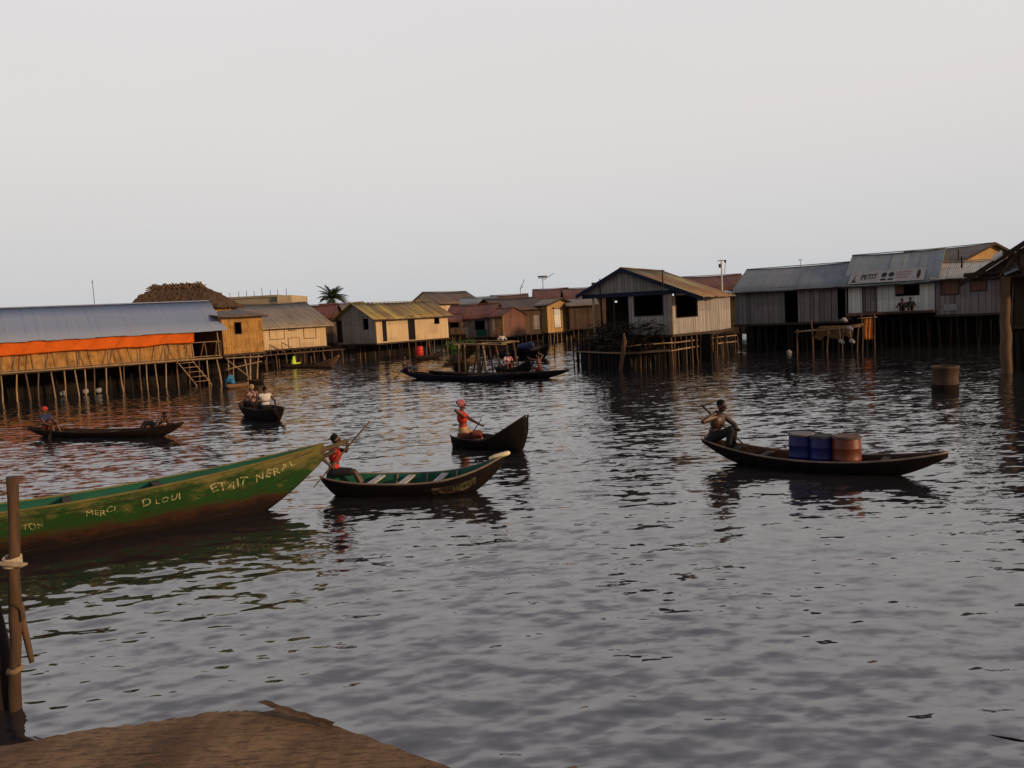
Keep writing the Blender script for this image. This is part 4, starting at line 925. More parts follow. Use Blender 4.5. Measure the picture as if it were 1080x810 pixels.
wall('inner_wall', ph, (.25, 3.4, 0), (xf0+1.0, 3.4, 0), zfl, zfl+1.565, M['planks_black']); wall('inner_wall', ph, (xf0, .1, 0), (xf0, 4, 0), zfl, zc, M['planks_black'])
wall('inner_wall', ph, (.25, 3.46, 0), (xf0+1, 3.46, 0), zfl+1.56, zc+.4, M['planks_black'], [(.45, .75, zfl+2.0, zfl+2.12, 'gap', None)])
bm = NB(); poly_prism(bm, [(.1, -.1, zfl-.14), (xf1+.1, -.1, zfl-.14), (loc(S1).x+.1, loc(S1).y-.1, zfl-.14), (loc(S2).x+.1, loc(S2).y, zfl-.14), (.1, dg_, zfl-.14)], (0, 0, .13)); obj('floor', bm, M['deck_dark'], ph)
for px, m_ in ((626, 'frame_pale'), (634, 'frame_dark'), (648, 'frame_dark')):
    xx = onwall(G0, G1, px, 330)[0]; bm = NB(); stick(bm, (xx, 0, zfl-.1), (xx, 0, zc-.1), .06, .06, .01); obj('post', bm, M[m_], ph)
bm = NB(); box(bm, (xf1-.06, -.05, zfl), (xf1+.12, .05, zc)); obj('corner_post', bm, M['frame_pale'], ph)
bm = NB(); xx = onwall(G0, G1, 702, 295)[0]; stick(bm, (xx, -.45, zat(G0, G1, 702, 303)), (xx-.03, -.45, zat(G0, G1, 701.5, 284.5)), .045, .03, .02); obj('roof_pole', bm, M['frame_dark'], ph)
rg = random.Random(9)
for j, (yy, n_) in enumerate(((.05, 11), (2.5, 8), (5, 7))):
    for i in range(n_):
        x = .2+(loc(S1).x+.8-.2)*(i+.5)/n_ if j else .2+(xf1)*(i+.5)/n_; bm = NB(); stick(bm, (x+rg.uniform(-.2, .2), yy, -.8), (x, yy, zfl-.14), .07, .06, rg=rg); obj('stilt', bm, M['stick_dark' if j else 'stick_mid'], ph)
for i in range(9):
    P = S0.lerp(S1, (i+.5)/9); q = loc(P); bm = NB(); stick(bm, (q.x+rg.uniform(-.15, .15), q.y+.1, -.8), (q.x, q.y+.1, zfl-.14), .06, .05, rg=rg); obj('stilt', bm, M['stick_mid'], ph)
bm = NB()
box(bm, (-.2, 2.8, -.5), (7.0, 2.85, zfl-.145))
obj('shade_board', bm, M['planks_black'], ph)  # added black board standing in for the shade below the porch house
# pole fence round the platform
fpts = [W(655, 389), W(711, 386), W(777, 374)]; fh = [(365.5, 373), (361.5, 369.5), (353.5, 360)]
fc = thing('pole_fence', 'low fence of crooked poles and pickets standing in the water round the porch house', 'fence', fpts[0]); rg = random.Random(5)
for k in range(2):
    P, Q = fpts[k], fpts[k+1]
    for j in (0, 1):
        z0, z1 = zat(P, P+V((1, 0, 0)), (655, 711)[k], fh[k][j]), zat(Q, Q+V((1, 0, 0)), (711, 777)[k], fh[k+1][j])
        a = P-fpts[0]; b = Q-fpts[0]; n_ = V((b.y-a.y, -(b.x-a.x), 0)).normalized()*-.06 if 0 else V((0, -.07, 0))
        bm = NB(); stick(bm, (a.x, a.y+n_.y, z0), (b.x, b.y+n_.y, z1), .045, .04, .012, 7, 10, rg=rg); obj('rail', bm, M['stick'], fc)
    n_ = (26, 22)[k]
    for i in range(n_):
        a = P.lerp(Q, (i+rg.uniform(.2, .8))/n_)-fpts[0]; zt_ = zat(P.lerp(Q, i/n_), P.lerp(Q, i/n_)+V((1, 0, 0)), 655+56*i/n_ if k == 0 else 711+66*i/n_, (363.5-2*i/n_ if k == 0 else 360-8*i/n_))+rg.uniform(-.35, .2)
        bm = NB(); stick(bm, (a.x+rg.uniform(-.1, .1), a.y, -.6), (a.x, a.y+.02, zt_), .04, .03, .03, 6, 3, rg=rg); obj('picket', bm, M[rg.choice(['stick_mid', 'stick_mid', 'stick_dark', 'stick_dark'])], fc)
# dark platform heaped with brush left of it
P0 = W(607, 386); P1 = W(656, 391); uu = (P1-P0).normalized(); au = math.atan2(uu.y, uu.x); LL = (P1-P0).length
jt2 = thing('brush_platform', 'dark pole platform heaped with brushwood under the open porch', 'platform', P0, au); zt_ = zat(P0, P1, 632, 371)
bm = NB(); box(bm, (0, 0, zt_-.1), (LL, 3.2, zt_)); obj('deck', bm, M['deck_dark'], jt2)
bm = NB(); stick(bm, (-.1, -.08, zt_-.05), (LL+.1, -.08, zt_), .04, .04, .004); obj('edge_pole', bm, M['stick'], jt2)
bm = NB(); box(bm, (0, .5, -.5), (LL, .55, zt_-.105)); obj('shade_board', bm, M['planks_black'], jt2)  # added black backing for the shade among the platform stilts
for j in range(3):
    for i in range(12): bm = NB(); x = LL*(i+.5)/12; stick(bm, (x+rg.uniform(-.2, .2), .1+j*1.2, -.8), (x, .1+j*1.2, zt_-.05), .08, .06, rg=rg); obj('stilt', bm, M['stick_dark'], jt2)
bm = NB()
for i in range(900):
    x = rg.uniform(-.2, LL); hh = (1.6*min(1, max(.25, (x-.4)/1.3))); y = rg.uniform(0, 3); z = zt_+hh*rg.random()**1.2
    a = rg.uniform(-.9, .9); stick(bm, (x-.45, y-a*.3, z-.1), (x+.45, y+a*.3, z+rg.uniform(-.35, .35)), rg.uniform(.02, .05), .015, .05, 4, 2, rg=rg)
o = obj('brushwood', bm, M['stick_dark'], jt2); o['kind'] = 'stuff'
for i in range(14):
    bm = NB(); x = .8+i*.15; stick(bm, (x, 1.0+rg.uniform(0, 1.5), zt_), (x+rg.uniform(-.3, .3), 1.6, zt_+rg.uniform(.9, 1.7)), .09, .05, .04, rg=rg); obj('bundle', bm, M['stick_dark'], jt2)
for i in range(3): bm = NB(); stick(bm, (LL-.1+i*.12, -.15, -.3), (LL+.25+i*.1, .1, zt_+1.1-.2*i), .06, .045, .04, rg=rg); obj('leaning_pole', bm, M['stick_mid'], jt2)
for px, h_ in ((608, 1.3), (612, 1.5), (617, 1.2)): bm = NB(); q = (px-607)/49*LL; stick(bm, (q, -.1, -.5), (q+.05, -.1, zt_+h_*.6), .05, .04, .03, rg=rg); obj('mooring_stick', bm, M['stick_dark'], jt2)

# --- row on the right ------------------------------------------------------------
RA = at(774, 56.3); RB = RA+V((.82, -.572, 0))*25; ur = (RB-RA).normalized(); vr = V((-ur.y, ur.x, 0))
def rp(px): return RA+ur*onwall(RA, RB, px, 335)[0]
zz = lambda px, py: zat(RA, RB, px, py)
zr_at = lambda px, py, d_: zat(RA+vr*d_, RB+vr*d_, px, py)
dull, u, v, L = house('dull_grey_house', 'long house of dull grey boards with two dark openings under a slate blue roof', rp(776), rp(893), 6, zz(800, 341.5), zz(830, 302.5), zr_at(835, 281.5, 3),
    dict(front='planks_dim'), 'roof_slate', [(827, 303.5, 842, 341.5, 'gap', None), (883, 299, 892, 336, 'gap', None)], ov=.45, ou=.15, nst=12, rows=3, stm='stick_dark')
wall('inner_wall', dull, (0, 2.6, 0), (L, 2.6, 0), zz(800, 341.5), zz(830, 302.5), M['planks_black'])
wht, u, v, L = house('white_house', 'white board house with a dark door, wide window and lettered sheet on its roof', rp(895), rp(986), 5.6, zz(940, 328.8), zz(940, 294.5), zr_at(945, 266.5, 2.8),
    dict(front='planks_white', right='planks_peach'), 'roof_slate2', [(910, 297.5, 924, 328.5, 'door', 'planks_dim'), (945, 295, 969, 310.5, 'open', None)], ov=.5, ou=.3, nst=12, rows=3, stm='stick_dark', fascia='frame_dark')
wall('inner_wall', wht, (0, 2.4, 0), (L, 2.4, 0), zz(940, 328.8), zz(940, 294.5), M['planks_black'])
q0, q1 = onwall(rp(895), rp(986), 945, 300)[0], onwall(rp(895), rp(986), 953, 300)[0]
bm = NB(); box(bm, (q0, -.05, zz(949, 310)), (q1, -.02, zz(949, 296))); obj('shutter', bm, M['planks_rust'], wht)
bm = NB(); box(bm, (-.1, -.2, zz(940, 331.5)), (L+.1, -.12, zz(940, 328.5)-.0)); obj('floor_edge', bm, M['planks_rust'], wht)
# veranda deck with two seated dark figures
bm = NB(); bx0 = onwall(rp(895), rp(986), 935, 327)[0]; box(bm, (bx0, -1.0, zz(940, 328.8)-.1), (L+.05, -.21, zz(940, 328.8)-.02)); obj('veranda', bm, M['deck_dark'], wht)
wu = math.atan2(ur.y, ur.x)
for px, lab in ((953, 'crouching figure in dark clothes on the veranda left of its neighbour'), (962, 'upright dark figure seated on the veranda below the wide window')):
    s0 = onwall(rp(895), rp(986), px, 327)[0]; P = rp(895)+ur*s0-vr*.6; P.z = zz(940, 328.8)
    person(lab, P, wu-1.3, 1.6, pel=(0, 0, .12), lean=(.4 if px < 955 else 0, 0), hands=((.35, .2, .25), (.35, -.2, .25)), feet=((.4, .1, .03), (.4, -.1, .03)), skin='skin2', top='cloth_dark' if px > 955 else 'pattern', sleeves=.8, bottom='cloth_dark', bottom_len=1.4, group='people by the houses', vox=.012)
# lettered sheet lying on the roof
E0 = rp(895); ze_w, zr_w = zz(940, 294.5), zr_at(945, 266.5, 2.8); slp = (zr_w-ze_w)/2.8; ang = math.atan(slp)
sg = thing('roof_sign', 'faded white sign sheet lettered PETIT with dark emblems, fixed low on the blue green roof', 'sign'); nrm_off = .09
Ms = Matrix.Translation(E0) @ Matrix.Rotation(wu, 4, 'Z') @ Matrix.Translation((0, 0, ze_w+.05)) @ Matrix.Rotation(ang, 4, 'X') @ Matrix.Translation((0, 0, nrm_off))
sg.matrix_world = Ms
Pl = Ms.inverted()
def onroof(px, py):
    d = (Pl.to_3x3() @ ray(px, py)); o_ = Pl @ V((0, 0, EYE)); t = -o_.z/d.z; q = o_+d*t; return q.x, q.y
def rq(px0, py0, px1, py1): a = onroof(px0, py0); b = onroof(px1, py1); return a, b
Bq = [onroof(x, y) for x, y in ((909, 300), (975, 293.5), (973, 282), (909, 286.5))]
fx = lambda px: onroof(px, 291)[0]
bm = NB(); yb = (Bq[0][1]+Bq[1][1])/2; yt = (Bq[2][1]+Bq[3][1])/2; xa, xb = Bq[0][0], Bq[1][0]
box(bm, (fx(897), yb, -.02), (fx(975), yt, -.005)); obj('sheet', bm, M['sign'], sg); hS = yt-yb
def put(bm_, x0, x1, y0, y1, m_, name='lettering'):
    xs = [v.co.x for v in bm_.verts]; ys = [v.co.y for v in bm_.verts]
    for v_ in bm_.verts: v_.co = V((x0+(x1-x0)*(v_.co.x-min(xs))/(max(xs)-min(xs)), y0+(y1-y0)*(v_.co.y-min(ys))/(max(ys)-min(ys)), 0))
    obj(name, bm_, M[m_], sg)
fx = lambda px: onroof(px, 291)[0]
put(text_mesh('PETIT', 1, .03), fx(909), fx(925.5), yb+hS*.3, yb+hS*.72, 'ink')
bm = NB(); f_ = bm.faces.new([bm.verts.new(p) for p in ((0, 0, 0), (1, 0, 0), (.62, .35, 0), (.5, 1, 0), (.36, .35, 0))]); put(bm, fx(899.5), fx(905), yb+hS*.1, yb+hS*.75, 'ink', 'emblem')
for cx in (932.5, 940):
    bm = NB(); bmesh.ops.create_circle(bm, cap_ends=True, segments=14, radius=.5); x0 = fx(cx-3); x1 = fx(cx+2.6); put(bm, x0, x1, yb+hS*.4, yb+hS*.8, 'ink', 'emblem')
    bm = NB(); box(bm, (0, 0, 0), (1, 1, .001)); put(bm, x0, x1, yb+hS*.15, yb+hS*.28, 'ink', 'emblem')
for j, (a, b) in enumerate(((945, 959), (945, 960), (946, 958))):
    bm = text_mesh('IIIIIIIIII' if j == 1 else 'MINIMINI'); put(bm, fx(a), fx(b), yb+hS*(.68-.22*j), yb+hS*(.80-.22*j), 'ink_red')
bm = NB(); bmesh.ops.create_circle(bm, cap_ends=True, segments=7, radius=.5); put(bm, fx(966.5), fx(970.5), yb+hS*.15, yb+hS*.9, 'ink', 'emblem')
# grey boarded house with pale roof
gh, u, v, L = house('grey_boarded_house', 'grey brown boarded house with two closed reddish shutters and a pale plaque, pale roof', rp(987), rp(1072), 5, zz(1015, 331), zz(1015, 290.5), zr_at(1015, 278, 2.5)+.1,
    dict(front='planks_dim'), 'roof_pale', [(993, 293, 1011, 310, 'shutter', 'planks_rust'), (1024, 292, 1040, 306, 'shutter', 'planks_rust')], ov=.45, ou=.25, nst=9, rows=3, stm='stick_dark')
q0, zq0 = onwall(rp(987), rp(1072), 996, 321); q1, zq1 = onwall(rp(987), rp(1072), 1009, 327)
bm = NB(); box(bm, (q0, -.03, zq1), (q1, -.004, zq0)); o = obj('plaque', bm, M['sign'], gh); bm = text_mesh('IMMI'); put_ = [(v_.co.x, v_.co.y) for v_ in bm.verts]; mx = max(p[0] for p in put_); my = max(p[1] for p in put_)
for v_ in bm.verts: v_.co = V((q0+.15+(q1-q0-.3)*v_.co.x/mx, -.034, zq1+(zq0-zq1)*(.3+.4*v_.co.y/my)))
obj('lettering', bm, M['concrete'], o)
# house with lit yellow gable behind
A = at(1004, 52); B = at(1052, 47)
simple('house with a glowing ochre gable under a brown roof, behind the pale roof', 1006, 1080, 62, 330, 276.5, 257, 'planks_ochre', 'roof_brown', 7, 5, kind='v', nst=4, ru=None)
# ramshackle shelter at the right edge, on a thick pillar
K0 = at(1022, 33.2); K1 = at(1165, 31.0); uk = (K1-K0).normalized(); vk = V((-uk.y, uk.x, 0)); LK = (K1-K0).length; ak = math.atan2(uk.y, uk.x)
zk = lambda px, py: zat(K0, K1, px, py)
rs = thing('ramshackle_shelter', 'dark ramshackle shelter with a patched roof cut off by the right edge', 'shelter', K0, ak, 'houses on stilts')
zb_ = zk(1040, 293); zp = zk(1078, 250)+.2; xr_ = onwall(K0, K1, 1098, 250)[0]
bm = NB(); s1 = (zp-zb_-.15)/xr_
sheet(bm, (-.3, -.5, zb_+.05-.3*s1), (0, 1, 0), (xr_+.3, 0, (xr_+.3)*s1), 5, math.hypot(xr_+.3, (xr_+.3)*s1)); sheet(bm, (LK+.4, -.5, zb_), (0, 1, 0), (-(LK+.4-xr_), 0, zp-.1-zb_), 5, math.hypot(LK+.4-xr_, zp-.1-zb_)); obj('roof', bm, M['roof_dark'], rs)
for zc_, r_, x0_ in ((zk(1040, 289), .09, -.2), (zk(1040, 294), .08, -.25)): bm = NB(); stick(bm, (x0_, -.2, zc_), (LK, -.2, zc_+.1), r_, r_, .004, 7, 5); obj('beam', bm, M['frame_dark'], rs)
bm = NB(); poly_prism(bm, [(.25, .05, zb_-.1), (LK, .05, zb_-.1), (LK, .05, zb_+.3), (xr_, .05, zp-.2), (.25, .05, zb_+.02)], (0, .08, 0)); obj('gable', bm, M['planks_brown'], rs)
bm = NB(); poly_prism(bm, [(-.35, -.55, zb_-.15-.3*s1), (xr_, -.55, zp-.2), (xr_, -.55, zp+.04), (-.35, -.55, zb_+.08-.3*s1)], (0, -.05, 0)); obj('fascia', bm, M['frame_dark'], rs)
bm = NB(); rg_ = random.Random(31)
for i in range(9):
    x = .5+i*.42; h_ = min(s1*x, zp-zb_-.4)*rg_.uniform(.5, .85); box(bm, (x, -.02, zb_+.05), (x+.36, .02, zb_+.05+max(.1, h_)))
obj('patch_boards', bm, M['roof_dark'], rs)
for i in range(7): bm = NB(); x = .3+i*.75; stick(bm, (x, -.25, zb_), (x+.9, -.25, min(zp-.1, zb_+.15+(x+.9)*s1)), .05, .04, .03); obj('rafter', bm, M['stick_mid'], rs)
for i, (pa, pb, m_) in enumerate((((1047, 276), (1056, 270), 'roof_pale'), ((1058, 290), (1072, 284), 'roof_slate'))):
    a, za = onwall(K0, K1, *pa); b, zb2 = onwall(K0, K1, *pb); bm = NB(); sheet(bm, (a, -.75+.1*i, za), V((b-a, .1, zb2-za)), (0, 1, .3), math.hypot(b-a, zb2-za)*1.1, .8); obj('loose_sheet', bm, M[m_], rs)
xw = onwall(K0, K1, 1066, 330)[0]; wall('wall', rs, (xw, .5, 0), (LK, .5, 0), 1.5, zb_+.3, M['planks_deep'])
bm = NB(); box(bm, (xw, 1.0, -.5), (LK, 1.05, 1.7)); obj('shade_board', bm, M['planks_black'], rs)  # added near-black board for the dark below the shelter wall
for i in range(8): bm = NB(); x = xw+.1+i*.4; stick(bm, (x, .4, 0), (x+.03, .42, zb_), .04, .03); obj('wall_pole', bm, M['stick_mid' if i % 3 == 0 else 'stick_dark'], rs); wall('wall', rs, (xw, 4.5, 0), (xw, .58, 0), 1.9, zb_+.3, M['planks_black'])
bm = NB(); box(bm, (xw-.1, .3, 1.75), (LK, 4.5, 1.895)); obj('floor', bm, M['deck_dark'], rs); stilts(rs, LK, 4.5, 1.9, 3, 9, 'stick_dark', .09, .5, x0=xw)
xp = onwall(K0, K1, 1060, 340)[0]; bm = NB(); stick(bm, (xp+.06, -.2, -.9), (xp, -.2, zb_), .2, .19, .01, 12, 8); obj('pillar', bm, M['stick_mid'], rs, True)
M['pillar_wood'] = m_wood('rough_brown_pillar', (.11, .06, .032), (.055, .03, .018)); rs.children[-1].data.materials[0] = M['pillar_wood']
# platform with sacking in front of the right row
Q0 = at(840, 51); Q1 = at(905, 48.5); aq = math.atan2(Q1.y-Q0.y, Q1.x-Q0.x); LQ = (Q1-Q0).length; zq = zat(Q0, Q1, 870, 347)
pf = thing('drying_rack', 'rickety pole rack draped with tan sacking in front of the dull grey house', 'rack', Q0, aq); rg = random.Random(12)
for j in range(2):
    for i in range(5): bm = NB(); x = LQ*i/4; stick(bm, (x+rg.uniform(-.1, .1), j*1.6, -.7), (x+rg.uniform(-.1, .1), j*1.6, zq+(.55 if (i == 1 and j == 0) else .03)), .05, .04, rg=rg); obj('post', bm, M['stick_mid' if j == 0 else 'stick_dark'], pf)
for j in range(4): bm = NB(); stick(bm, (-.15, j*.5, zq-.15), (LQ+.1, j*.5, zq+.08+.05*j), .045, .035, .015, rg=rg); obj('cross_pole', bm, M['stick'], pf)
bm = NB(); nx = 26; R_ = []
for j in range(8):
    R_.append([bm.verts.new((LQ*(.3+.6*i/nx), 1.3-j*.22 if j < 7 else -.2, zq+.1-(0 if j < 5 else (j-4)*.22)+.06*math.sin(i*.9+j)-(.1*math.sin(i*.5) if j > 5 else 0))) for i in range(nx+1)])
for a, b in zip(R_, R_[1:]):
    for i in range(nx): bm.faces.new((a[i], a[i+1], b[i+1], b[i])).smooth = True
bmesh.ops.solidify(bm, geom=bm.faces[:], thickness=.02); o = obj('sacking', bm, M['cloth_tan']); o.location = Q0; o.rotation_euler.z = aq; tag(o, 'sheet of tan sacking draped over the rickety rack', 'sacking')
for k, (px, py, lab) in enumerate(((890, 337, 'small white bag on top of the right end of the rack'), (896, 346, 'white bag hanging at the right end of the rack'), (887, 360, 'pale bag low under the right end of the rack, left one'), (898, 359.5, 'pale bag low under the right end of the rack, right one'), (832, 364, 'round pale buoy floating under the dull grey house'))):
    P = atd(px, py, Q1.y-.3) if px > 850 else W(832, 371, .05); bm = NB(); sph(bm, V((0, 0, 0)), (.15, .12, .13)); sph(bm, V((.1, 0, -.07)), (.12, .1, .1)); o = remesh(bm, 'bag', [M['cloth_grey']], None, .02); o.location = P; tag(o, lab, 'bag' if px > 850 else 'buoy', 'pale bags at the rack' if px > 850 else None)
    if py > 355 and px > 850: bm = NB(); tube(bm, [(0, .02, .1), (.03, .28, Q0.z+zq-P.z+.02)], .012, 5); obj('cord', bm, M['rope'], o)
# orange cloth
X0 = atd(911, 336, 47.5); X1 = atd(920.5, 358, 47.5); bm = NB(); R_ = []
for j in range(9): R_.append([bm.verts.new((X0.x+(X1.x-X0.x)*i/10+.02*math.sin(j), X0.y+.05*math.sin(i*1.6+j*.3), X0.z+(X1.z-X0.z)*j/8)) for i in range(11)])
for a, b in zip(R_, R_[1:]):
    for i in range(10): bm.faces.new((a[i], a[i+1], b[i+1], b[i])).smooth = True
bmesh.ops.solidify(bm, geom=bm.faces[:], thickness=.015); o = obj('hanging_cloth', bm, M['cloth_orange']); tag(o, 'orange cloth hung between two thin poles before the white house', 'cloth')
hp = thing('clothes_frame', 'two thin upright poles with a crossbar holding the orange cloth', 'frame', (X0.x, X0.y, 0))
for xx in (-.12, X1.x-X0.x+.14): bm = NB(); stick(bm, (xx, .06, -.6), (xx, .06, X0.z+.25), .035, .03); obj('pole', bm, M['stick_mid'], hp)
bm = NB(); stick(bm, (-.3, .09, X0.z+.02), (X1.x-X0.x+.3, .09, X0.z+.05), .03, .03); obj('crossbar', bm, M['stick'], hp)
# ------------------------------------------------------------------ pole frame in mid channel
P0 = W(481, 395); P1 = W(546, 394); a_ = math.atan2(P1.y-P0.y, P1.x-P0.x); L = (P1-P0).length; zt = zat(P0, P1, 510, 361.5); rg = random.Random(21)
pfm = thing('fishing_platform', 'open frame of pale poles with matting hung from its top, standing in mid channel', 'platform', P0, a_)
for xb, xt, y, r, m_ in ((484, 484, 0, .06, 'stick'), (490, 489, .1, .05, 'stick'), (505, 504, 0, .13, 'stick_mid'), (513, 507, .2, .06, 'stick'), (521, 516, 0, .05, 'stick_mid'), (531, 522, 0, .06, 'stick_mid'), (497, 505, .9, .045, 'stick_dark'), (486, 495, 1.2, .05, 'stick_dark'), (500, 500, 1.3, .06, 'stick_mid'), (524, 524, 1.3, .06, 'stick_mid'), (540, 534, .9, .06, 'stick_mid')):
    q0, q1 = onwall(P0, P1, xb, 390)[0], onwall(P0, P1, xt, 365)[0]; bm = NB(); stick(bm, (q0, y, -.6), (q1, y, zt), r, r*.85, .01, rg=rg); obj('pole', bm, M[m_], pfm)
for y, e0, e1 in ((-.08, .06, -.14), (.7, -.1, .02), (1.3, .1, -.05)): bm = NB(); stick(bm, (-.25+y*.3, y, zt+e0), (L*.86+y*.1, y, zt+e1), .045, .035, .025, rg=rg); obj('top_pole', bm, M['stick'], pfm)
for x in (.1, L*.45, L*.8): bm = NB(); stick(bm, (x, -.25, zt-.06), (x, 1.5, zt-.08), .04, .04, rg=rg); obj('cross_pole', bm, M['stick'], pfm)
M['matting'] = m_reed('brown_matting', (.07, .035, .02), (.12, .065, .035), .05)
for i0, i1 in ((0, 8), (13, 20)):
    bm = NB(); R_ = [[bm.verts.new((L*i/30, .75+.1*math.sin(i*.8+j*.5), zt-.05-j*.11*(1+.35*math.sin(i*.5+1)))) for i in range(i0, i1+1)] for j in range(8)]
    for a, b in zip(R_, R_[1:]):
        for i in range(i1-i0): bm.faces.new((a[i], a[i+1], b[i+1], b[i]))
    bmesh.ops.solidify(bm, geom=bm.faces[:], thickness=.03); obj('matting', bm, M['matting'], pfm)
# ------------------------------------------------------------------ poles in the water
for px, yt, yb, lab in ((584.5, 361, 377.5, 'thin bare stake standing alone in the water left of the porch house'), (550, 352, 366, 'short stake in the water near the blue laden canoe'), (573, 350, 366, 'tilted stake at the right end of the blue laden canoe')):
    P = W(px, yb); z = zat(P, P+V((1, 0, 0)), px, yt); bm = NB(); stick(bm, (0, 0, -.7), (.08, 0, z), .05, .035, .01, 7, 5); o = obj('water_stake', bm, M['stick_dark']); o.location = P; tag(o, lab, 'stake', 'stakes in the water')
# ------------------------------------------------------------------ squat barrel standing in the water
P = W(997, 413.5); st = thing('sunken_barrel', 'squat rusty brown barrel standing in the water right of centre', 'barrel', P); H_ = zat(P, P+V((1, 0, 0)), 997, 386)
M['rusty'] = m_wood('rusted_brown_metal', (.12, .062, .035), (.055, .03, .02), 2, (1, 1, .4), .75)
M['rusty_wet'] = m_plain('wet_dark_rust', (.015, .009, .008), .2, 5, .9, .1)
bm = NB(); r = .42; lathe(bm, [(r, -.5), (r*1.01, .28)], 30); obj('wet_base', bm, M['rusty_wet'], st)
bm = NB(); lathe(bm, [(r*.985, .2), (r*.99, .3), (r*.97, H_*.5), (r*1.0, H_*.9), (r*1.06, H_*.92), (r*1.06, H_), (r*.9, H_), (r*.88, H_-.06), (r*.5, H_-.06)], 30); obj('body', bm, M['rusty'], st)
# ------------------------------------------------------------------ masts and aerials
def mast(label, px, yt, yb, Y, r, m_, arms=(), name='antenna_mast', cat='antenna', short=None):
    P = at(px, Y); Q = P+V((1, 0, 0)); z1 = zat(P, Q, px, yt); t = thing(name, label, cat, P); s_ = Y/F
    bm = NB(); tube(bm, [(0, 0, z1-short if short else 0), (0, 0, z1)], [r, r*.7], 7); obj('pole', bm, M[m_], t)
    for nm, x0, y0, x1, y1, rr in arms:
        bm = NB(); tube(bm, [(x0*s_, -.02, z1+y0*s_), (x1*s_, -.02, z1+y1*s_)], rr, 6); obj(nm, bm, M['metal_dark'], t)
    return t
mast('very thin tall mast rising above the long shed', 103, 295, 360, 120, .06, 'metal_dark', (('crossbar', -1.2, -2, 1.2, -2, .03),))
mast('television antenna on a thin pole above the far red roofs', 574, 291.5, 330, 96, .05, 'metal_dark', (('crossbar', -5, 0, 5, 0, .1), ('element', -4.5, -1.6, 4.5, -1.4, .05), ('element', 6, -1, 12, 3, .035), ('crossbar', 0, -4, 6, -1, .03)))
mast('thin leaning aerial above the far house left of the television antenna', 550, 303, 330, 98, .04, 'metal_dark', (('element', 0, -2, 5, 8, .04), ('element', 1, 2, 3, -1, .03)))
mast('pale utility pole with small boxes, behind the brown roof right of the porch house', 762, 274, 335, 72, .09, 'metal_pole', (('crossbar', -4, -1, 5, -.5, .04), ('box', -1.5, -8, -1.5, -4, .13), ('box', 4, -3, 4, -1, .1), ('element', 4.5, -1, 3, -14, .025)), 'utility_pole', 'pole')
mast('short stub pole on the skyline left of the ochre gable', 1011, 263, 300, 60, .06, 'stick_dark', (), 'stub_pole', 'pole', 1.6)
mast('short greenish stub pole standing against the pale roof', 1014.5, 270.5, 300, 49.6, .07, 'stick_dark', (), 'stub_pole', 'pole', 1.4)
mast('tiny aerial behind the ridge of the slate blue roof', 845, 274, 300, 70, .03, 'metal_dark', (('element', -2, 0, 2, 0, .03),))
mast('thin rod above the left eave of the porch house', 627, 299, 330, 80, .05, 'metal_dark', (('crossbar', -2, 0, 2, 0, .12),))
# ------------------------------------------------------------------ palm
P = at(352, 104); z = zat(P, P+V((1, 0, 0)), 352, 314); pt = thing('palm_tree', 'dark palm tree crown showing above the grey roofs', 'tree', P); rg = random.Random(8)
bm = NB(); tube(bm, [(.5, 0, -.3), (.2, 0, z*.5), (0, 0, z)], [.28, .2, .17], 9); obj('trunk', bm, M['stick_dark'], pt)
bm = NB()
for k in range(30):
    a = k*2.399; el = rg.uniform(-.1, 1.25); Ln = rg.uniform(2.0, 2.7); pts = []; p = V((0, 0, z)); d = V((math.cos(a)*math.cos(el), math.sin(a)*math.cos(el), math.sin(el)))
    for i in range(9): pts.append(p.copy()); p = p+d*Ln/8; d = (d+V((0, 0, -.17))).normalized()
    tube(bm, pts, [.035-.003*i for i in range(9)], 4)
    for i in range(1, 36):
        q = i/35*7.99; j = int(q); c = pts[j].lerp(pts[j+1], q-j); dd = (pts[j+1]-pts[j]).normalized(); sd = dd.cross(V((0, 0, 1))).normalized(); ll = .75*math.sin(math.pi*min(1, .15+i/40))
        for s_ in (1, -1):
            tip = c+sd*s_*ll*.8+dd*ll*.45+V((0, 0, -.35*ll+rg.uniform(-.08, .08))); w_ = dd*.045
            bm.faces.new([bm.verts.new(c-w_), bm.verts.new(c+w_), bm.verts.new(tip+V((0, 0, .01)))])
o = obj('crown', bm, M['palm_leaf'], pt)
# ------------------------------------------------------------------ green bank plants
def plants(label, p0, p1, Yd, h, n, seed):
    rg = random.Random(seed); A = W(*p0); B = W(*p1); bm = NB()
    for i in range(n):
        c = A.lerp(B, rg.random())+V((0, rg.uniform(0, Yd), 0)); hh = h*rg.uniform(.5, 1)*(1-.5*abs(rg.gauss(0, .4))); a = rg.uniform(0, 6.28)
        for k in range(3):
            a += 2.1; t_ = c+V((math.cos(a)*.25, math.sin(a)*.25, hh*rg.uniform(.8, 1))); w_ = V((-math.sin(a), math.cos(a), 0))*rg.uniform(.06, .12); m_ = c.lerp(t_, .6)+V((0, 0, .1))
            bm.faces.new([bm.verts.new(c), bm.verts.new(m_+w_), bm.verts.new(t_), bm.verts.new(m_-w_)])
    o = obj('bank_plants', bm, M['grass']); tag(o, label, 'plants', None, 'stuff')
plants('green leafy bank plants between the blue bundle and the dark brown house', (538, 362), (572, 358), 7, 1.3, 1500, 1)
plants('green leafy plants on the bank right of the yellow roofed house', (470, 371), (500, 368), 6, 1.2, 1200, 2)
0 and plants('green floating weed patch near the drum canoe', (854, 435.5), (860, 435.3), .1, .03, 25, 3)
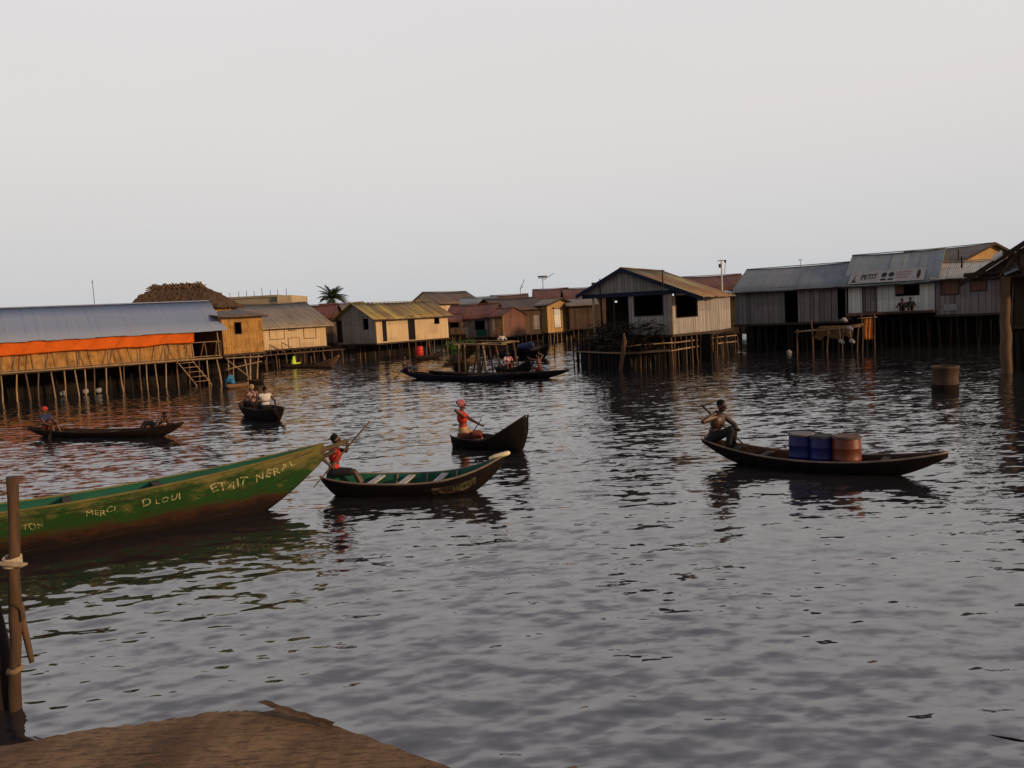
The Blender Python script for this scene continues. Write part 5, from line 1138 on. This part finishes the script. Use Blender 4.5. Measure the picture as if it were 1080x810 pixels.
# ------------------------------------------------------------------ far bank, water, near things
bm = NB(); n = 90; rg = random.Random(2); R0 = []; 
rows = []
for j, (Yo, zo) in enumerate(((-3, -.6), (0, .15), (4, .5), (30, .7), (31, -.6))):
    rows.append([bm.verts.new(((i-n/2)*3.2, 118+Yo+rg.uniform(-1, 1)+abs(i-n/2)*-.15, zo+rg.uniform(0, .2))) for i in range(n+1)])
for a, b in zip(rows, rows[1:]):
    for i in range(n): bm.faces.new((a[i], a[i+1], b[i+1], b[i]))
M['mud'] = m_plain('muddy_bank', (.06, .05, .03), .3, .5); o = obj('far_bank', bm, M['mud']); tag(o, kind='structure')
bm = NB()
for i in range(6000):
    x = rg.uniform(-110, 110); y = 120+rg.uniform(0, 22)-abs(x)*.05; hh = rg.uniform(.8, 1.9); a = rg.uniform(0, 6.28); c = V((x, y, .4)); w_ = V((math.cos(a), math.sin(a), 0))*.4
    bm.faces.new([bm.verts.new(c-w_*.4), bm.verts.new(c+w_*.4), bm.verts.new(c+w_+V((0, 0, hh*.7))), bm.verts.new(c+V((rg.uniform(-.3, .3), 0, hh))), bm.verts.new(c-w_+V((0, 0, hh*.6)))])
o = obj('far_vegetation', bm, M['grass']); tag(o, 'low green vegetation along the far bank behind the houses', 'vegetation', None, 'stuff')

# water: ripples as geometry near by, fine bump everywhere
def waves(X, Y, sp):
    rs = np.random.RandomState(11); Z = np.zeros_like(X)
    gust = .72+.55*np.sin(X*.21+Y*.13+1.3*np.sin(Y*.17+X*.05))*np.sin(Y*.11-X*.08+.7)+.2*np.sin(X*.6+1.1*np.sin(Y*.5))
    gust = np.clip(gust, .3, 1.35); k_total = 100
    for i in range(k_total):
        lam = .09*(2.1/.09)**(i/(k_total-1)); lam *= rs.uniform(.9, 1.1); th = R(90)+R(8)+rs.normal(0, R(26)); ph = rs.uniform(0, 6.28)
        slope = .0068*((lam/.18 if lam < .18 else 1.0) if lam < .65 else (.65/lam)**1.1); amp = slope*lam/(2*np.pi)*1.35
        kx, ky = math.cos(th)*2*np.pi/lam, math.sin(th)*2*np.pi/lam
        fade = np.clip((lam/sp-3)/3, 0, 1)
        s_ = np.sin(X*kx+Y*ky+ph+.6*np.sin(X*kx*.13+Y*ky*.09+ph*2)); Z += amp*fade*(gust if lam < 1.2 else 1)*(s_+.25*s_*s_)
    return Z
nr, na = 1150, 760; r = 2.4*np.exp(np.linspace(0, math.log(150/2.4), nr)); th = np.linspace(R(25), R(155), na)
RR, TH = np.meshgrid(r, th, indexing='ij'); X = RR*np.cos(TH); Y = RR*np.sin(TH); sp = RR*math.log(150/2.4)/nr
Z = waves(X, Y, sp); edge = np.clip((150-RR)/25, 0, 1)*np.clip((np.minimum(TH-R(25), R(155)-TH))/.08, 0, 1); Z = Z*edge
co = np.stack([X, Y, Z], -1).reshape(-1, 3).astype(np.float32); idx = np.arange(nr*na).reshape(nr, na)
q = np.stack([idx[:-1, :-1], idx[1:, :-1], idx[1:, 1:], idx[:-1, 1:]], -1).reshape(-1)
me = bpy.data.meshes.new('water'); me.vertices.add(len(co)); me.vertices.foreach_set('co', co.ravel()); nf = len(q)//4
me.loops.add(len(q)); me.loops.foreach_set('vertex_index', q.astype(np.int32)); me.polygons.add(nf); me.polygons.foreach_set('loop_start', np.arange(nf, dtype=np.int32)*4); me.polygons.foreach_set('loop_total', np.full(nf, 4, dtype=np.int32))
me.polygons.foreach_set('use_smooth', np.ones(nf, dtype=bool)); me.update()
RIP = .34
def m_water():
    s = N('lagoon_water'); g = s.noise(.35, 3); 
    n1 = s.noise(3.2, 4, .6, stretch=(.35, 1, 1)); n2 = s.noise(9, 3, .6, stretch=(.45, 1, 1)); n3 = s.noise(1.1, 3, .6, stretch=(.4, 1, 1))
    h = s.math('ADD', s.math('MULTIPLY', n1, .035), s.math('ADD', s.math('MULTIPLY', n2, .008), s.math('MULTIPLY', n3, .05)))
    def slope(scale, st, kx, ky):
        mp = s.n.new('ShaderNodeMapping'); s.set(mp.inputs['Vector'], s.co); mp.inputs['Scale'].default_value = st; mp.inputs['Rotation'].default_value = (0, 0, R(7))
        x = s.n.new('ShaderNodeTexNoise'); s.set(x.inputs['Vector'], mp.outputs[0]); x.inputs['Scale'].default_value = scale; x.inputs['Detail'].default_value = 2
        v1 = s.n.new('ShaderNodeVectorMath'); v1.operation = 'SUBTRACT'; s.set(v1.inputs[0], x.outputs['Color']); v1.inputs[1].default_value = (.5, .5, .5)
        v2 = s.n.new('ShaderNodeVectorMath'); v2.operation = 'MULTIPLY'; s.set(v2.inputs[0], v1.outputs[0]); v2.inputs[1].default_value = (kx, ky, 0); return v2.outputs[0]
    def vadd(a, b_): x = s.n.new('ShaderNodeVectorMath'); x.operation = 'ADD'; s.set(x.inputs[0], a); s.set(x.inputs[1], b_); return x.outputs[0]
    geo = s.n.new('ShaderNodeNewGeometry'); gm = s.math('ADD', .55, s.math('MULTIPLY', s.ramp(s.noise(.16, 3, .6, stretch=(.6, 1, 1)), .35, .65), .8))
    sl2 = vadd(slope(3.6, (.38, 1, 1), .16, RIP), slope(8.5, (.45, 1, 1), .2, RIP*1.3))
    vs_ = s.n.new('ShaderNodeVectorMath'); vs_.operation = 'SCALE'; s.set(vs_.inputs[0], sl2); s.set(vs_.inputs['Scale'], gm)
    nn_ = s.n.new('ShaderNodeVectorMath'); nn_.operation = 'NORMALIZE'; s.set(nn_.inputs[0], vadd(geo.outputs['Normal'], vs_.outputs[0])); s.set(s.b.inputs['Normal'], nn_.outputs[0])
    c = s.mix(g, WATER_C, tuple(v*.8 for v in WATER_C)); s.set(s.b.inputs['Base Color'], c); s.b.inputs['Roughness'].default_value = .06; s.b.inputs['IOR'].default_value = 2.5; s.b.inputs['Specular IOR Level'].default_value = .5
    return s.m
WATER_C = (.024, .022, .026)
mw = m_water(); me.materials.append(mw); o = bpy.data.objects.new('water', me); COL.objects.link(o); tag(o, kind='structure')
bm = NB()
ring_in = [(r[0]*math.cos(t_), r[0]*math.sin(t_)) for t_ in np.linspace(R(25), R(155), 41)]; ring_out = [(150*math.cos(t_), 150*math.sin(t_)) for t_ in np.linspace(R(25), R(155), 61)]
S = 4000; bm.faces.new([bm.verts.new((x_, y_, -.16)) for x_, y_ in ((-S, -S), (S, -S), (S, S), (-S, S))]); o = obj('open_water', bm, mw); tag(o, kind='structure')

# foreground platform of weathered board
zp = 1.55; out = [(-260, 830), (-120, 800), (0, 787.5), (60, 776), (95, 768.5), (140, 764), (190, 757), (225, 750.5), (250, 749.5), (278, 750), (300, 747), (318, 752), (352, 764), (392, 779), (432, 795), (470, 807), (505, 826), (530, 900)]
rim = [W(x, y, zp) for x, y in out]
plat = thing('board_platform', 'weathered brown board platform with a frayed edge in the near foreground', 'platform', (0, 1.5, 0))
bm = NB(); near = [V((.2, .2, zp)), V((-6.5, .2, zp))]
poly = rim+near; oo = V((0, 1.5, 0))
def boards(z, th_):
    vs = []; rg = random.Random(6); pts = []
    for a, b in zip(poly, poly[1:]+poly[:1]):
        for k in range(6): p = a.lerp(b, k/6); pts.append(p+V((rg.uniform(-.012, .012), rg.uniform(-.012, .012), 0)) if a in rim and b in rim else p)
    return pts
pts = boards(zp, .04); poly_prism(bm, [p-oo+V((0, 0, -.045)) for p in pts], (0, 0, .045))
def m_ply():
    s = N('weathered_brown_board'); g = s.noise(1.6, 6, .7, stretch=(1.8, .5, 1)); g2 = s.noise(26, 4, .75, stretch=(.35, 2, 1)); g3 = s.noise(5, 5, .7); g4 = s.noise(70, 2, .6)
    c = s.mix(s.ramp(g, .35, .65), (.12, .062, .03), (.26, .155, .08)); c = s.mix(s.math('MULTIPLY', s.ramp(g2, .45, .65), .75), c, (.05, .026, .013)); c = s.mix(s.math('MULTIPLY', s.ramp(g3, .5, .68), .6), c, (.065, .038, .022)); g5 = s.noise(7, 3, .6, stretch=(.14, 3.2, 1)); c = s.mix(s.math('MULTIPLY', s.ramp(g5, .63, .68), .8), c, (.03, .017, .01)); c = s.mix(s.math('MULTIPLY', s.ramp(g4, .66, .78), .5), c, (.34, .27, .2))
    s.bump(s.math('ADD', g2, s.math('MULTIPLY', g3, .8)), .7, .012); return s.out(c, .8, 0, .25)
obj('board', bm, m_ply(), plat)
# curled strip at the corner
c0 = W(279, 749, zp)-oo; c1 = W(400, 781, zp)-oo; c2_ = W(352, 768, zp)-oo; bm = NB(); R_ = []
for i in range(15):
    q_ = i/14; a = c0.lerp(c2_, q_)+V((0, 0, .02)); w_ = (.085-.05*q_); perp = V((-.3, -1, 0)).normalized(); lift = .03*(1-q_)**1.2
    row = []
    for k in range(7):
        s_ = k/6; row.append(bm.verts.new(a+perp*(s_*w_-.02)+V((0, 0, lift*(1-.25*math.cos(s_*3))+.012*math.sin(i*1.7+k)*.3+lift*.6*s_))))
    R_.append(row)
for a, b in zip(R_, R_[1:]):
    for k in range(6): bm.faces.new((a[k], a[k+1], b[k+1], b[k])).smooth = True
bmesh.ops.solidify(bm, geom=bm.faces[:], thickness=.012); obj('curled_strip', bm, bpy.data.materials['weathered_brown_board'], plat)
for x_, y_ in ((-3.6, -.6), (-1.2, 1.6), (-2.4, .4), (-.9, .1)): bm = NB(); stick(bm, (x_, y_, -1.2), (x_, y_, zp-.05), .08, .07, .01, 8, 4); obj('post', bm, M['stick_mid'], plat)
bm = NB(); stick(bm, (-4, .9, zp-.12), (.2, 1.9, zp-.12), .05, .05, .002); obj('beam', bm, M['stick_mid'], plat)
# mooring post on the left
P = W(10, 749); Q = P+V((1, 0, 0)); mp = thing('mooring_post', 'upright brown mooring post with rope and a broken cross stick, near the left edge', 'post', P)
zt = zat(P, Q, 13, 503); M['post_wood'] = m_wood('brown_mooring_post', (.11, .06, .032), (.045, .026, .016), 4, (1, 1, .12))
topx = onwall(P, Q, 13.5, 503)[0]
bm = NB(); stick(bm, (-.02, 0, -.9), (topx, 0, zt), .053, .049, .006, 14, 14); obj('post', bm, M['post_wood'], mp, True)
zr1 = zat(P, Q, 14, 592); xr1 = onwall(P, Q, 13, 592)[0]
for k in range(4): bm = NB(); tube(bm, [(xr1+.072*math.cos(a), .072*math.sin(a), zr1-.03+k*.022+.012*math.sin(a)) for a in np.linspace(0, 6.4, 17)], .013, 6); obj('rope_turn', bm, M['rope'], mp)
bm = NB(); x1_ = onwall(P, Q, 33, 594)[0]; tube(bm, [(xr1-.3, -.08, zr1+.03), (xr1, -.085, zr1), (x1_-.04, -.07, zr1-.02), (x1_, -.06, zr1-.012)], [.03, .028, .03, .012], 8, flat=.8); obj('cross_stick', bm, M['frame_pale'], mp, True)
def wl(pxs, y, r_, nm, mt): 
    bm = NB(); tube(bm, [(onwall(P, Q, *p)[0], y, onwall(P, Q, *p)[1]) for p in pxs], r_, 8); obj(nm, bm, mt, mp, True)
wl([(16, 636), (22, 637), (26, 642), (26.5, 651), (24, 654)], -.04, [.03, .026, .02, .018, .008], 'hook', M['post_wood'])
wl([(16, 640), (20, 662), (26, 688), (29, 702)], .07, [.035, .03, .028, .022], 'side_stick', M['stick_mid'])
wl([(12, 706), (20, 706), (28, 700)], -.05, [.035, .03, .018], 'side_stick', M['stick'])
bm = NB(); d_ = thing('dark_pile', 'dark wet timber pile cut off by the left edge, beside the mooring post', 'pile', P+V((-.16, .1, 0)))
bm = NB(); stick(bm, (0, 0, -.9), (0, 0, zat(P, Q, 0, 592)), .13, .12, .01, 12, 8); obj('pile', bm, M['stick_dark'], d_)
bm = NB(); z_r = zat(P, Q, 2, 600); stick(bm, (-.3, -.15, z_r), (.12, -.12, z_r+.02), .05, .045); obj('cross_piece', bm, M['stick_mid'], d_)
bm = NB(); sph(bm, V((.0, -.12, zat(P, Q, 2, 583))), (.1, .06, .08)); sph(bm, V((.07, -.12, zat(P, Q, 2, 590))), (.06, .04, .05)); o = remesh(bm, 'rag', [M['rope']], None, .01); o.location = d_.location; tag(o, 'pale knotted rag tied at the top of the dark pile', 'rag')
# floating twig
a, b = W(1036, 775), W(1085, 784); bm = NB(); stick(bm, a+V((0, 0, .005)), b+V((0, 0, .012)), .004, .007, .02, 6, 6); o = obj('floating_twig', bm, M['stick_dark']); tag(o, 'thin dark twig floating at the lower right corner', 'twig')

# ------------------------------------------------------------------ light
SUN_AZ = R(118)      # clockwise from +Y
SUN_EL = R(13)
sd = V((math.sin(SUN_AZ)*math.cos(SUN_EL), math.cos(SUN_AZ)*math.cos(SUN_EL), math.sin(SUN_EL)))
sl_ = bpy.data.lights.new('sun', 'SUN'); so = bpy.data.objects.new('sun', sl_); COL.objects.link(so); so.rotation_mode = 'QUATERNION'; so.rotation_quaternion = (-sd).to_track_quat('-Z', 'Y')
sl_.energy = 3.0; sl_.angle = R(3); sl_.color = (1, .66, .36)
w = bpy.data.worlds.new('World'); sc.world = w; w.use_nodes = True; nt = w.node_tree; bg = nt.nodes['Background']
sky = nt.nodes.new('ShaderNodeTexSky'); sky.sky_type = 'NISHITA'; sky.sun_disc = False; sky.sun_elevation = SUN_EL; sky.sun_rotation = SUN_AZ; sky.dust_density = 4; sky.air_density = 1.5
# thin even overcast over the clear sky: a pale grey veil mixed in
tc = nt.nodes.new('ShaderNodeTexCoord'); sx = nt.nodes.new('ShaderNodeSeparateXYZ'); nt.links.new(tc.outputs['Generated'], sx.inputs[0])
cr = nt.nodes.new('ShaderNodeValToRGB'); nt.links.new(sx.outputs[2], cr.inputs[0])
cr.color_ramp.elements[0].position = 0; cr.color_ramp.elements[0].color = (6.15, 6.35, 6.55, 1)
cr.color_ramp.elements[1].position = .36; cr.color_ramp.elements[1].color = (8.15, 7.8, 7.85, 1)
e = cr.color_ramp.elements.new(.09); e.color = (6.9, 6.85, 7.0, 1); e = cr.color_ramp.elements.new(.22); e.color = (7.95, 7.5, 7.5, 1); e = cr.color_ramp.elements.new(.56); e.color = (5.2, 5.0, 5.3, 1); e = cr.color_ramp.elements.new(1.0); e.color = (2.2, 2.3, 2.9, 1)
nz = nt.nodes.new('ShaderNodeTexNoise'); nz.inputs['Scale'].default_value = 1.3; nz.inputs['Detail'].default_value = 4; mpn = nt.nodes.new('ShaderNodeMapping'); mpn.inputs['Scale'].default_value = (1, 1, 4); nt.links.new(tc.outputs['Generated'], mpn.inputs[0]); nt.links.new(mpn.outputs[0], nz.inputs['Vector'])
mr = nt.nodes.new('ShaderNodeMapRange'); nt.links.new(nz.outputs['Fac'], mr.inputs[0]); mr.inputs[3].default_value = .96; mr.inputs[4].default_value = 1.04
mb = nt.nodes.new('ShaderNodeMapRange'); nt.links.new(sx.outputs[1], mb.inputs[0]); mb.inputs[1].default_value = -.6; mb.inputs[2].default_value = .45; mb.inputs[3].default_value = .52; mb.inputs[4].default_value = 1.0; mb.interpolation_type = 'SMOOTHSTEP'
mm = nt.nodes.new('ShaderNodeMath'); mm.operation = 'MULTIPLY'; nt.links.new(mr.outputs[0], mm.inputs[0]); nt.links.new(mb.outputs[0], mm.inputs[1])
vm = nt.nodes.new('ShaderNodeVectorMath'); vm.operation = 'SCALE'; nt.links.new(cr.outputs[0], vm.inputs[0]); nt.links.new(mm.outputs[0], vm.inputs['Scale'])
mx = nt.nodes.new('ShaderNodeMix'); mx.data_type = 'RGBA'; mx.inputs[0].default_value = .88; nt.links.new(sky.outputs[0], mx.inputs[6]); nt.links.new(vm.outputs[0], mx.inputs[7])
nt.links.new(mx.outputs[2], bg.inputs[0]); bg.inputs[1].default_value = .1
vs = sc.view_settings; vs.view_transform = 'Standard'; vs.look = 'None'; vs.exposure = 0; vs.gamma = 1; vs.use_curve_mapping = False

bpy.data.scenes.remove(SCRATCH); bpy.data.scenes.remove(SC2)
